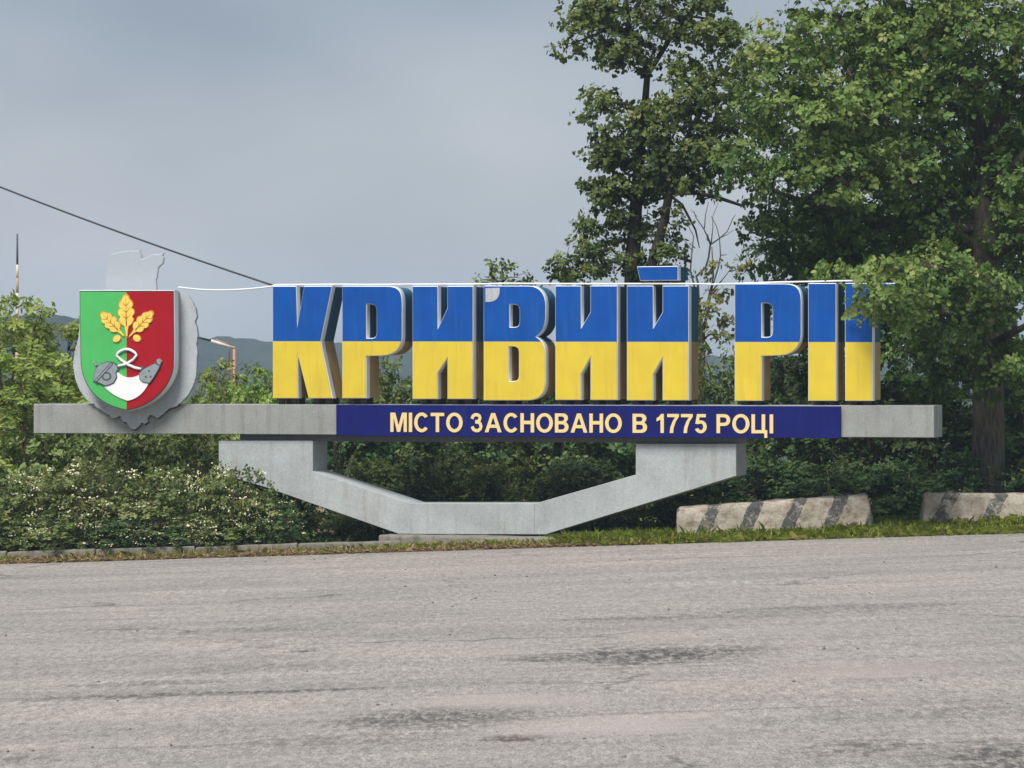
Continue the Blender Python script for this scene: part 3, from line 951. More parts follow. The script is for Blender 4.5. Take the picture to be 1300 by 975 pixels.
emblem('flask_cap', [[(478, 566), (500, 556), (508, 572), (490, 584)]], M['flask_dark'], Fd - 0.025, Fd)
for fx, fy in ((540, 590), (520, 625), (550, 625)):
    emblem('flask_mark', [[(fx + 6 * math.cos(t), fy + 7 * math.sin(t)) for t in np.linspace(0, 6.283, 8, endpoint=False)]], M['flask_dark'], Fd - 0.039, Fd - 0.0355)

# backing cartouche behind the shield, with a broken scrolled lower edge; made-up plate above stands for a faint smudge
BF = -0.075
def ZB(x, y): return ZS(x, y, BF)
bk = [(64, 560)] + bez((64, 560), (75, 680), (120, 750), (175, 790), 7)
bk += [(192, 792), (205, 815), (230, 826), (262, 848), (290, 862), (305, 884), (330, 878), (348, 866), (356, 872)]
bk += [(372, 905), (392, 902), (398, 915), (412, 935)] + bez((412, 935), (430, 955), (445, 955), (462, 938), 5) + [(486, 905), (502, 918), (520, 905), (518, 884), (536, 858), (560, 866), (588, 880), (615, 858), (650, 825), (700, 806), (722, 790)]
bk += bez((722, 790), (790, 735), (828, 650), (826, 560), 8)
bk += [(831, 480), (824, 420), (832, 370), (826, 320), (814, 290), (826, 250), (818, 200), (798, 160), (778, 130), (752, 106), (700, 102), (400, 108), (130, 114), (104, 300), (94, 400), (80, 440), (70, 490)]
def jag(pts, amp):
    out = []
    n = len(pts)
    for i in range(n):
        (xa, ya), (xb, yb) = pts[i], pts[(i + 1) % n]
        k = max(1, int(math.hypot(xb - xa, yb - ya) / 9))
        for j in range(k):
            t = j / k
            x, y = xa + (xb - xa) * t, ya + (yb - ya) * t
            out.append((x + amp * noise.noise(Vector((x * .06, y * .06, 1))), y + amp * noise.noise(Vector((x * .06, y * .06, 8)))))
    return out
prism('backing_plate', [[ZB(x, y) for x, y in jag(bk, 4)]], BF, -0.003, M['backing'], sign, 0.004)
smudge_plate = [(258, 96), (262, 20), (280, -60), (300, -128), (345, -142), (395, -150), (470, -152), (486, -98), (500, -104), (560, -128), (612, -132), (618, -90), (585, -48), (575, 10), (570, 96)]
prism('smudge_plate', [[ZB(x, y) for x, y in jag(smudge_plate, 8)]], BF + 0.01, BF + 0.06, M['smudge_plate'], sign, 0.012)  # added plate, no real ornament; blends into the sky
# dark iron scroll edging round the lower edge, lying on the beam
et = Tubes(5)
edge_pts = bk[9:36]
def EP(x, y): X, Z = SP(*Z7(x, y), BF); return (X, -0.02, Z)
ep = [(192, 792), (210, 812), (235, 826), (262, 846), (288, 862), (305, 884), (330, 876), (345, 866)]
et.add([EP(x, y + 3) for x, y in ep], [0.012 + 0.006 * math.sin(i * 2.1) for i in range(len(ep))])
ep = [(362, 895), (380, 908), (392, 898), (402, 915), (418, 940), (440, 952), (462, 938), (486, 902), (504, 918), (520, 905), (518, 884), (536, 856), (560, 868), (588, 880), (615, 856), (650, 825), (700, 806), (720, 795)]
et.add([EP(x, y + 3) for x, y in ep], [0.014 + 0.005 * math.sin(i * 1.7) for i in range(len(ep))])
et.build('scroll_edging', sign, M['rust'])
# post that carries the backing from the beam's top
X0, Zc = ZB(440, 400)
link('bracket', bm_mesh('bracket', box_bm(X0 - 0.5, X0 + 0.5, 0.002, 0.12, beam_top_z - 0.002, Zc)), sign, M['backing'])

# ------------------------------------------------------------------ cables
def sag(p, q, s, n=14):
    return [p.lerp(q, i / n) - Vector((0, 0, s * 4 * (i / n) * (1 - i / n))) for i in range(n + 1)]
def sw(px, py, d):
    X, Z = SP(px, py, d)
    return Vector((X * cY + d * sY, D0 - X * sY + d * cY, Z + BASEZ))
ct = Tubes(6)
pts = [sw(226, 364.5, -0.10), sw(238, 366, -0.04)] + sag(sw(252, 367.5, 0), sw(345, 363.5, 0.02), 0.03, 8)
stops = [(350, 362.2), (430, 361.8), (470, 361.6), (520, 361.8), (600, 361.2), (640, 360.3), (700, 361), (760, 360.8), (830, 361), (885, 360.8), (905, 361.8), (932, 361), (985, 358.8), (1025, 357.6), (1063, 357.5), (1100, 356.8)]
pts += [sw(x, y - 0.4 + random.uniform(-.5, .5), 0.03) for x, y in stops]
ct.add(pts, [0.0145] * len(pts))
tag(ct.build('cable', None, M['cable_w']), 'thin white cable strung along the tops of the big letters', 'cable')
ct = Tubes(6)
far = W(-260, 128, 66)
pts = sag(far, sw(347, 362.5, 0.04), 0.12, 24)
ct.add(pts, [0.015] * len(pts))
tag(ct.build('cable', None, M['cable_b']), 'black overhead cable slanting down from the left to the first letter', 'cable')

# ------------------------------------------------------------------ far mast and pipe
mast = empty('antenna_mast', (W(22, 400, 320).x, 320, gz(W(22, 400, 320).x, 320)))
tag(mast, 'thin distant mast with dark upper part and pale lower part at far left', 'mast')
mz = lambda py: W(22, py, 320).z - mast.location.z
for nm, y0, y1, m, r0, r1 in (('upper_section', 297, 336, 'mast_dark', 0.10, 0.07), ('pale_section', 336, 353, 'mast_pale', 0.11, 0.10), ('red_section', 353, 372, 'mast_red', 0.12, 0.11), ('pale_section', 372, 420, 'mast_pale', 0.14, 0.12)):
    t = Tubes(8); t.add([(0, 0, mz(y1)), (0, 0, mz(y0))], [r0, r1]); t.build(nm, mast, M[m])
t = Tubes(8); t.add([(0, 0, 0), (0, 0, mz(420))], [0.24, 0.2]); t.build('lower_section', mast, M['mast_red'])

pb_ = W(297, 443, 96)
pipe = empty('pipe_arch', (pb_.x, 96, gz(pb_.x, 96)))
tag(pipe, 'orange and pale bent pipe rising above bushes between emblem and first letter', 'pipe')
pz = lambda px, py: W(px, py, 96) - pipe.location
t = Tubes(8); t.add([(0, 0, 0), pz(297.5, 443)], [0.045, 0.04]); t.build('upright', pipe, M['orange'])
t = Tubes(8); t.add([pz(298, 442), pz(268, 432.5)], [0.042, 0.042]); t.build('arm', pipe, M['pipe_grey'])
t = Tubes(8); t.add([pz(268, 432.5), pz(238, 425)], [0.03, 0.03]); t.build('arm_end', pipe, M['mast_dark'])
t = Tubes(6); t.add([pz(295, 438.5), pz(273, 431.2)], [0.02, 0.02]); t.build('arm_lip', pipe, M['orange'])
t = Tubes(6); q = W(291, 443, 97) - pipe.location; t.add([(q.x, q.y, 0), q], [0.03, 0.025]); t.build('upright', pipe, M['rust'])

# ------------------------------------------------------------------ kerb and barriers
kerb = empty('kerb', (0, 57.55, 0))
tag(kerb, 'low weathered concrete kerb under the left bushes', kind='structure')
x = -9.6
k = 0
while x < -1.75:
    w = random.uniform(1.35, 2.0)
    x2 = min(x + w, -1.72)
    zc = float(tilt((x + x2) / 2))
    o = rough_block('kerb_stone', -(x2 - x) / 2 + 0.008, (x2 - x) / 2 - 0.008, -0.10, 0.12, -0.2, 0.135 + random.uniform(-.012, .012), M['kerb'], kerb, 0.010, 0.13, k * 3.1, 0, 0.02)
    o.location = ((x + x2) / 2, random.uniform(-.02, .02), zc)
    o.rotation_euler = (0, -0.031 + random.uniform(-.008, .008), random.uniform(-.01, .01))
    x = x2; k += 1
for px0, px1, top in ((738, 800, 677), (800, 846, 676)):
    Yk = 57.75
    xa, xb = (px0 - 650) * Yk / F, (px1 - 650) * Yk / F
    zt = H - (top - HOR) * Yk / F
    o = rough_block('kerb_stone', -(xb - xa) / 2 + .006, (xb - xa) / 2 - .006, -0.1, 0.14, -0.25, 0.0, M['kerb'], kerb, 0.014, 0.11, px0 * 0.1, 0, 0.025)
    o.location = ((xa + xb) / 2, Yk - 57.55, zt)
    o.rotation_euler = (0, -0.02, 0)

def barrier(px0, px1, top0, top1, Yb, hgt, label, mat, seed):
    a, c = W(px0, top0, Yb), W(px1, top1, Yb)
    Lb = (c - a).length
    slope = math.atan2(c.z - a.z, c.x - a.x)
    o = rough_block('concrete_barrier', 0, Lb, 0, 0.55, -hgt, 0, mat, None, 0.030, 0.075, seed, 0.22, 0.055)
    o.location = a
    o.rotation_euler = (0, -slope, 0)
    tag(o, label, 'barrier', 'striped concrete blocks along the verge')
    return o
m1 = barrier_mat('striped_barrier_concrete', 0.52, 0.655, 0.33, 0.55, 0.50)
m2 = barrier_mat('worn_striped_barrier_concrete', 0.36, 0.755, 0.30, 0.5, 0.47)
barrier(857, 1107, 645.5, 627.5, 57.05, 0.75, 'concrete block with three black slanting stripes, beneath the sign beam', m1, 3.0)
barrier(1171, 1425, 626, 629, 57.25, 0.85, 'concrete block with faded stripes in front of the big oak trunk', m2, 14.0)

# ------------------------------------------------------------------ foliage
def norm(a): return a / np.maximum(np.linalg.norm(a, axis=1, keepdims=True), 1e-9)

LEAF = np.array([[0, 0, 0], [0.30, -0.25, 0.05], [0.74, -0.23, 0.01], [1.0, 0, -0.10], [0.74, 0.23, 0.01], [0.30, 0.25, 0.05]])
def leaf_mesh(name, pos, axis, nrm, size, tint, width=1.0):
    N = len(pos)
    ax = norm(axis)
    nn = nrm - ax * np.sum(nrm * ax, 1, keepdims=True)
    nn = norm(nn)
    sd = np.cross(nn, ax)
    v = (pos[:, None, :] + size[:, None, None] * (LEAF[None, :, 0:1] * ax[:, None, :] + width * LEAF[None, :, 1:2] * sd[:, None, :] + LEAF[None, :, 2:3] * nn[:, None, :]))
    V = v.reshape(-1, 3)
    base = (np.arange(N) * 6)[:, None]
    fa = np.concatenate([base + np.array([[0, 1, 2, 3]]), base + np.array([[0, 3, 4, 5]])], 1).reshape(-1)
    return mesh_np(name, V, fa, np.full(N * 2, 4), np.repeat(tint, 6))

def sprays_to_leaves(c, r, per, size, flat=0.6, tint_c=None, droop=0.1, outc=None, ros=7):
    """every spray carries a few tight rosettes of leaves at its twig tips"""
    n = len(c)
    nr_ = np.maximum(1, rng.poisson(per / ros, n))
    ri = np.repeat(np.arange(n), nr_)
    o1 = norm(rng.normal(0, 1, (len(ri), 3))) * (rng.random((len(ri), 1)) ** 0.4)
    o1[:, 2] *= flat
    rc = c[ri] + o1 * r[ri][:, None]
    out = norm(c[ri] - outc[ri]) if outc is not None else norm(o1)
    rdir = norm(out * 0.75 + o1 * 0.6 + np.array([0, 0, 0.45]) + rng.normal(0, 0.3, (len(ri), 3)))
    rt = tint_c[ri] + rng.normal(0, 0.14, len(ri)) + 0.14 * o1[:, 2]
    cnt = np.maximum(3, rng.poisson(ros, len(ri)))
    idx = np.repeat(np.arange(len(ri)), cnt)
    N = len(idx)
    a = norm(rng.normal(0, 1, (N, 3)))
    a = a - 0.75 * rdir[idx] * np.sum(a * rdir[idx], 1, keepdims=True)     # leaves spread round the twig's direction
    axis = norm(a) + 0.35 * rdir[idx] + np.array([0, 0, -droop])
    pos = rc[idx] + axis * size * 0.12 + rng.normal(0, size * 0.22, (N, 3))
    nrm = rdir[idx] + rng.normal(0, 0.32, (N, 3))
    sz = size * rng.uniform(0.6, 1.2, N) * rng.uniform(0.7, 1.2, len(ri))[idx]
    t = rt[idx] + rng.normal(0, 0.07, N)
    return pos, axis, nrm, sz, np.clip(t, 0, 1)

def blob_sprays(blobs, dens, bias=2.2):
    """blobs: (center, radii, tint, [density factor]) -> spray centres inside, denser near the surface"""
    C, T, O = [], [], []
    for bl in blobs:
        ce, ra, ti = bl[0], bl[1], bl[2]
        k = bl[3] if len(bl) > 3 else 1.0
        area = ra[0] * ra[2] + 0.5 * ra[1] * (ra[0] + ra[2])
        n = max(3, int(dens * k * area))
        d = norm(rng.normal(0, 1, (n, 3)))
        rr = rng.random((n, 1)) ** (1 / bias)
        p = np.array(ce) + d * rr * np.array(ra)
        C.append(p); O.append(np.tile(np.array(ce), (n, 1)))
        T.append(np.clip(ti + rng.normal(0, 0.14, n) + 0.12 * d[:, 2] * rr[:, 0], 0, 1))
    return np.concatenate(C), np.concatenate(T), np.concatenate(O)

def build_tree(root, limbs, blobs, dens, spr_r, per, leafsize, leafm, barkm, twig_r=0.012, parent_nodes=None, width=1.0, flat=0.5, smin=0.65):
    """limbs: list of (points, radii); every blob hangs on a branch from the nearest limb point"""
    loc = Vector(root.location)
    tb = Tubes(8)
    tb.add([Vector(p) - loc for p in limbs[0][0]], limbs[0][1], 12)
    tl = tb
    nodes = []
    for li, (pts, rad) in enumerate(limbs):
        if li: tl.add([Vector(p) - loc for p in pts], rad, 7)
        for i in range(len(pts) - 1):
            for s in range(4):
                nodes.append((Vector(pts[i]).lerp(Vector(pts[i + 1]), s / 4), rad[i] + (rad[i + 1] - rad[i]) * s / 4))
        nodes.append((Vector(pts[-1]), rad[-1]))
    nodes = [nd for nd in nodes if nd[0].z > limbs[0][0][0][2] + 1.0] or nodes
    NP = np.array([nd[0][:] for nd in nodes])
    C, T, O = blob_sprays(blobs, dens)
    ends = []
    for bl in blobs:
        ce = Vector(bl[0])
        d = np.linalg.norm(NP - np.array(bl[0]), axis=1) + 0.25 * np.maximum(0, NP[:, 2] - bl[0][2] + 0.3)
        nd = nodes[int(np.argmin(d))]
        st = nd[0]
        mid = st.lerp(ce, 0.5) + Vector((random.uniform(-.15, .15), random.uniform(-.15, .15), random.uniform(0.0, .22))) * (ce - st).length
        r0 = min(nd[1] * 0.75, 0.02 + 0.022 * (ce - st).length + 0.01)
        tl.add([st - loc, mid - loc, ce - loc], [r0, r0 * 0.7, r0 * 0.4], 6)
        ends.append((ce, mid))
    tl.build('trunk', root, barkm)
    tw = Tubes(3)
    EC = np.array([e[0][:] for e in ends] + [e[1][:] for e in ends])
    for i in range(len(C)):
        d = np.linalg.norm(EC - C[i], axis=1)
        j = int(np.argmin(d))
        a = Vector(EC[j]); c = Vector(C[i])
        m = a.lerp(c, 0.55) + Vector((random.uniform(-.1, .1), random.uniform(-.1, .1), random.uniform(-.02, .15))) * (c - a).length
        tw.add([a - loc, m - loc, c - loc], [twig_r, twig_r * 0.75, twig_r * 0.35])
    tw.build('twigs', root, barkm)['kind'] = 'stuff'
    R = rng.uniform(0.7, 1.3, len(C)) * spr_r
    pos, ax, nr, sz, t = sprays_to_leaves(C, R, per, leafsize, flat, T, outc=O)
    me = leaf_mesh('crown', pos - np.array(loc[:]), ax, nr, sz, t, width)
    link('crown', me, root, leafm)
    return root

def PB(px, py, rx, ry, Y, ti=0.45, k=1.0, ydep=None):
    c = W(px, py, Y)
    s = Y / F
    return (c[:], (rx * s, (ydep if ydep else 0.9 * (rx + ry) / 2 * s + 0.25), ry * s), ti, k)

# --- big oak on the right
gx = W(1254, 640, 61).x
oak = empty('oak_tree', (gx, 61, gz(gx, 61)))
tag(oak, 'large spreading oak with thick trunk at right, overhanging the last letter', 'tree')
def P(px, py, Y): return W(px, py, Y)[:]
limbs = [
    ([(gx, 61, gz(gx, 61) - 0.3), P(1254, 655, 61), P(1254, 620, 61), P(1255, 540, 61), P(1253, 430, 61), P(1252, 300, 61), P(1253, 200, 61.1)], [0.40, 0.33, 0.28, 0.265, 0.25, 0.22, 0.20]),
    ([P(1253, 200, 61.1), P(1232, 130, 61.3), P(1215, 60, 61.2), P(1180, -40, 61), P(1150, -140, 61)], [0.16, 0.14, 0.11, 0.09, 0.06]),
    ([P(1253, 205, 61.1), P(1278, 130, 60.8), P(1290, 60, 60.5), P(1320, -60, 60.3)], [0.16, 0.14, 0.11, 0.07]),
    ([P(1252, 330, 61), P(1190, 260, 61.3), P(1120, 190, 61.4), P(1040, 130, 61), P(985, 90, 60.5)], [0.11, 0.08, 0.06, 0.045, 0.025]),
    ([P(1252, 310, 61), P(1180, 230, 62), P(1090, 110, 62.5), P(1030, 20, 62.5)], [0.11, 0.08, 0.06, 0.03]),
    ([P(1253, 380, 61), P(1200, 330, 59.5), P(1150, 345, 57.5), P(1110, 370, 56.2)], [0.12, 0.09, 0.06, 0.03]),
    ([P(1253, 250, 61), P(1330, 170, 59.5), P(1420, 60, 59)], [0.14, 0.10, 0.05]),
    ([P(1253, 330, 61), P(1320, 280, 60), P(1400, 220, 59)], [0.12, 0.08, 0.04]),
    ([P(1240, 290, 61), P(1150, 290, 61.5), P(1040, 262, 61.2), P(960, 235, 61)], [0.08, 0.06, 0.045, 0.025]),
    ([P(1254, 430, 61), P(1215, 400, 60), P(1180, 395, 59)], [0.08, 0.06, 0.03]),
    ([P(1254, 440, 61), P(1290, 420, 59.5), P(1330, 400, 58.5)], [0.08, 0.06, 0.03]),
]
blobs = []
spec = [  # px py rx ry Y tint k
    (1000, 70, 70, 60, 60, .6), (1060, 30, 75, 60, 60.5, .55), (985, 130, 60, 55, 60, .55), (1040, 150, 80, 60, 59.5, .6), (960, 150, 40, 35, 61, .45),
    (1130, 40, 85, 60, 60.5, .55), (1210, 30, 85, 65, 60, .6), (1290, 40, 80, 70, 59.5, .55), (1110, 120, 80, 60, 59.8, .55), (1180, 120, 70, 60, 60.5, .4),
    (1240, 110, 45, 50, 60.0, .35, .6), (1300, 130, 60, 60, 60, .45), (945, 210, 50, 35, 60.5, .4), (1000, 215, 65, 45, 60, .5), (1065, 220, 80, 50, 59.5, .55),
    (1150, 210, 75, 50, 60, .45), (1215, 210, 55, 50, 61.5, .3, .7), (1290, 230, 55, 60, 60.5, .4), (975, 275, 50, 35, 60.8, .25), (1040, 290, 70, 40, 61.5, .2),
    (1110, 290, 70, 45, 61, .25), (1180, 290, 65, 45, 60.5, .35), (1240, 300, 50, 50, 61.8, .25, .8), (1300, 310, 50, 50, 60.3, .4), (985, 320, 35, 25, 61.5, .2),
    (1045, 335, 55, 28, 61.5, .2), (1085, 350, 50, 16, 57.2, .62), (1120, 348, 40, 20, 56.6, .65), (1150, 345, 45, 30, 57, .6), (1200, 340, 55, 35, 58.5, .5), (1270, 370, 50, 45, 59.5, .45),
    (1128, 366, 22, 20, 55.7, .65), (1102, 398, 20, 18, 55.7, .65), (1100, 352, 22, 12, 55.8, .7), (1112, 385, 26, 24, 55.9, .65), (1138, 385, 40, 32, 56.4, .6), (1165, 370, 35, 28, 57, .5), (1180, 410, 60, 45, 59, .35), (1230, 400, 45, 40, 60, .4), (1160, 450, 45, 35, 59.5, .3), (1210, 460, 50, 40, 59.8, .4), (1280, 450, 45, 45, 60, .45),
    (1250, 480, 35, 26, 60, .45, .8), (1180, 490, 40, 24, 60, .3),
    (1150, 260, 110, 60, 62.5, .25), (1060, 150, 100, 80, 62.5, .3), (1220, 300, 90, 100, 63.3, .2), (1300, 180, 60, 90, 62, .3), (1180, 60, 110, 70, 62.3, .35), (1160, 380, 70, 60, 62.5, .2), (1060, 310, 80, 40, 63, .15),
    # beyond the frame, so that the crown is whole
    (1100, -80, 110, 80, 60.5, .5), (1230, -100, 120, 90, 60.5, .5), (1360, -20, 80, 110, 60, .5), (1380, 140, 80, 80, 60, .5), (1400, 270, 70, 70, 60, .5), (1370, 380, 60, 60, 60, .45), (1170, -200, 110, 70, 61, .5), (1300, -200, 90, 70, 61, .5)]
for s in spec: blobs.append(PB(*s[:5], s[5], s[6] if len(s) > 6 else 1.0))
build_tree(oak, limbs, blobs, 32, 0.28, 44, 0.092, M['leaf_oak'], M['bark'], 0.008, width=1.25)

# --- slimmer oak behind the middle of the sign
gx = W(803, 640, 67).x
oak2 = empty('oak_tree', (gx, 67, gz(gx, 67)))
tag(oak2, 'tall airy oak with open crown rising behind the middle letters', 'tree')
limbs = [
    ([(gx, 67, gz(gx, 67) - 0.3), P(803, 600, 67), P(803, 420, 67), P(803, 340, 67), P(806, 280, 67), P(812, 200, 67), P(818, 130, 67)], [0.26, 0.20, 0.165, 0.145, 0.12, 0.10, 0.075]),
    ([P(803, 430, 67), P(826, 340, 66.8), P(843, 280, 66.7), P(856, 210, 66.7), P(880, 160, 66.6), P(905, 110, 66.6)], [0.12, 0.10, 0.085, 0.07, 0.055, 0.035]),
    ([P(818, 140, 67), P(822, 90, 67), P(800, 40, 67), P(790, -40, 67)], [0.07, 0.06, 0.05, 0.03]),
    ([P(822, 95, 67), P(850, 50, 67), P(880, 10, 67), P(900, -50, 67)], [0.05, 0.045, 0.035, 0.02]),
    ([P(808, 250, 67), P(780, 220, 66.8), P(760, 190, 66.7)], [0.06, 0.04, 0.025]),
    ([P(803, 340, 67), P(775, 315, 66.7), P(735, 325, 66.5), P(700, 345, 66.5)], [0.035, 0.028, 0.02, 0.012]),
    ([P(849, 247, 66.7), P(866, 260, 66.7), P(874, 275, 66.7), P(883, 292, 66.7), P(888, 315, 66.7)], [0.03, 0.026, 0.022, 0.018, 0.008]),
    ([P(850, 245, 66.7), P(885, 245, 66.5), P(915, 252, 66.4), P(945, 262, 66.3)], [0.045, 0.04, 0.035, 0.025]),
]
spec = [(745, 22, 38, 22, 67, .5), (728, 55, 25, 18, 67, .5), (790, 18, 50, 35, 66.8, .5), (780, 70, 40, 24, 66.8, .45), (812, 60, 35, 40, 67, .4), (850, 20, 45, 26, 67, .5), (880, 42, 30, 20, 67, .5), (900, 5, 30, 15, 67, .5),
        (765, 130, 28, 14, 66.8, .45), (752, 150, 16, 12, 66.8, .45), (875, 85, 26, 22, 66.8, .5), (820, 155, 45, 32, 66.8, .4), (775, 165, 28, 28, 66.8, .4), (865, 135, 40, 36, 66.6, .45), (905, 130, 40, 45, 66.6, .5), (930, 85, 40, 45, 66.4, .5),
        (765, 200, 26, 22, 66.8, .4), (800, 205, 42, 32, 67, .35), (845, 195, 45, 40, 66.8, .35), (890, 195, 45, 40, 66.6, .4), (925, 185, 40, 40, 66.6, .4), (785, 245, 42, 24, 67, .35), (830, 240, 45, 28, 67, .3), (757, 245, 16, 14, 67, .4), (880, 232, 40, 16, 66.6, .35),
        (775, 285, 38, 20, 67, .35), (820, 285, 28, 26, 67.2, .35, .7), (860, 285, 12, 22, 66.8, .4), (745, 312, 26, 16, 66.7, .4), (785, 330, 38, 24, 67, .35), (718, 335, 20, 14, 66.6, .45), (735, 350, 30, 14, 66.6, .4), (845, 318, 24, 14, 67, .35), (855, 345, 20, 12, 67, .4), (830, 355, 26, 12, 67, .4),
        (920, 40, 30, 30, 67, .5), (790, -50, 70, 50, 67, .5), (880, -60, 60, 50, 67, .5), (835, -120, 60, 45, 67, .5)]
blobs = [PB(s[0], s[1], s[2] * 1.12, s[3] * 1.08, s[4], s[5], s[6] if len(s) > 6 else 1.0) for s in spec]
build_tree(oak2, limbs, blobs, 46, 0.25, 36, 0.092, M['leaf_oak'], M['bark_dark'], 0.007, width=1.25)

# --- a further dark tree closing the gap at right
gx = W(1090, 640, 72).x
oak3 = empty('broadleaf_tree', (gx, 72, gz(gx, 72)))
tag(oak3, 'dark tree standing behind the big oak, above the second word', 'tree')
limbs = [([(gx, 72, gz(gx, 72) - 0.3), P(1090, 560, 72), P(1092, 400, 72), P(1080, 250, 72), P(1070, 150, 72)], [0.25, 0.2, 0.17, 0.13, 0.08]),
         ([P(1092, 420, 72), P(1040, 340, 72), P(1000, 280, 72)], [0.1, 0.07, 0.04]),
         ([P(1092, 430, 72), P(1150, 340, 72), P(1220, 260, 72)], [0.1, 0.08, 0.05]),
         ([P(1092, 470, 72), P(1180, 430, 72), P(1270, 400, 72)], [0.08, 0.06, 0.04])]
spec = [(1040, 250, 80, 70, 72, .3), (1120, 200, 90, 90, 72, .3), (1010, 330, 60, 45, 72, .25), (1080, 330, 80, 60, 72, .25), (1170, 320, 90, 80, 72, .25), (1000, 390, 45, 35, 72, .3), (1060, 420, 70, 50, 72, .25), (1150, 430, 90, 60, 72, .2), (1250, 400, 90, 90, 72.5, .2), (1290, 280, 80, 100, 72.5, .25), (1260, 160, 100, 100, 72, .3), (1150, 90, 100, 80, 72, .3)]
blobs = [PB(*s[:5], s[5]) for s in spec]
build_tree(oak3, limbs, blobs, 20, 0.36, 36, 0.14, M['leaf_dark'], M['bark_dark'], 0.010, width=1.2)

# --- bare dead tree between the oaks
gx = W(885, 640, 69).x
dead = empty('dead_tree', (gx, 69, gz(gx, 69)))
tag(dead, 'bare leafless branches of a dead tree between the two oaks', 'tree')
loc = Vector(dead.location)
tb = Tubes(7)
def dpt(zx, zy): return W(850 + zx / 5.4133, 240 + zy / 5.4133, 69) - loc
tb.add([(0, 0, -0.3), W(888, 560, 69) - loc, dpt(215, 950), dpt(205, 860)], [0.10, 0.075, 0.06, 0.05])
tb.n = 5
def dl(pts, r0, r1):
    n = len(pts)
    vs = [dpt(*p) for p in pts]
    dy = random.uniform(-0.8, 0.8)
    vs = [v + Vector((0, dy * i / max(1, n - 1), 0)) for i, v in enumerate(vs)]
    tb.add(vs, [0.72 * (r0 + (r1 - r0) * i / (n - 1)) for i in range(n)])
dl([(205, 860), (195, 640), (185, 600), (250, 540), (272, 470), (285, 380), (265, 310), (270, 350)], .034, .022)
dl([(285, 380), (240, 270), (190, 190), (180, 140)], .022, .008)
dl([(240, 270), (245, 180), (265, 90)], .016, .006)
dl([(285, 380), (300, 260), (300, 180)], .018, .007)
dl([(285, 380), (350, 335), (400, 290), (440, 200), (460, 170)], .020, .007)
dl([(350, 335), (400, 310), (450, 275)], .012, .006)
dl([(205, 860), (165, 640), (145, 560), (158, 425), (170, 320), (120, 220)], .030, .008)
dl([(158, 425), (100, 340), (90, 300)], .014, .006)
dl([(212, 920), (245, 830), (300, 600), (290, 460), (285, 400)], .022, .012)
dl([(212, 930), (240, 850), (340, 530), (355, 455), (350, 335), (330, 250), (295, 180)], .026, .008)
dl([(355, 455), (395, 450)], .014, .008)
dl([(190, 190), (160, 130)], .010, .005)
dl([(300, 180), (330, 100)], .008, .005)
tb.build('trunk', dead, M['dead_wood'])

# --- yellowish sapling in the gap before the second Р
def sapling(px, py_base, Y, spec, label, leafm, stem_pts, dens=30, per=16, ls=0.11, sr=0.2):
    x = W(px, 640, Y).x
    r = empty('sapling', (x, Y, gz(x, Y)))
    tag(r, label, 'sapling')
    limbs = [([(x, Y, gz(x, Y) - 0.2)] + [P(a, c, Y) for a, c in stem_pts], [0.05] + list(np.linspace(0.045, 0.02, len(stem_pts))))]
    build_tree(r, limbs, [PB(*s[:5], s[5]) for s in spec], dens, sr, per, ls, leafm, M['stem'], 0.007)
sapling(893, 640, 65, [(905, 345, 16, 14, 65, .6), (925, 345, 22, 12, 65, .7), (910, 375, 22, 14, 65, .5), (900, 400, 20, 16, 65, .5), (915, 425, 26, 20, 65, .4), (895, 440, 20, 20, 65, .4)],
        'yellowish sapling seen in the gap between the two words', M['leaf_yellow'], [(890, 560), (893, 460), (893, 420), (903, 370)])
sapling(640, 640, 66, [(640, 345, 26, 9, 66, .45), (612, 355, 14, 7, 66, .45), (655, 352, 22, 8, 66, .4), (635, 332, 10, 7, 66, .5), (660, 362, 30, 10, 66, .4)],
        'young tree whose leafy tip shows above the fourth letter with peeled paint', M['leaf_oak'], [(640, 560), (641, 460), (640, 380), (638, 350)])

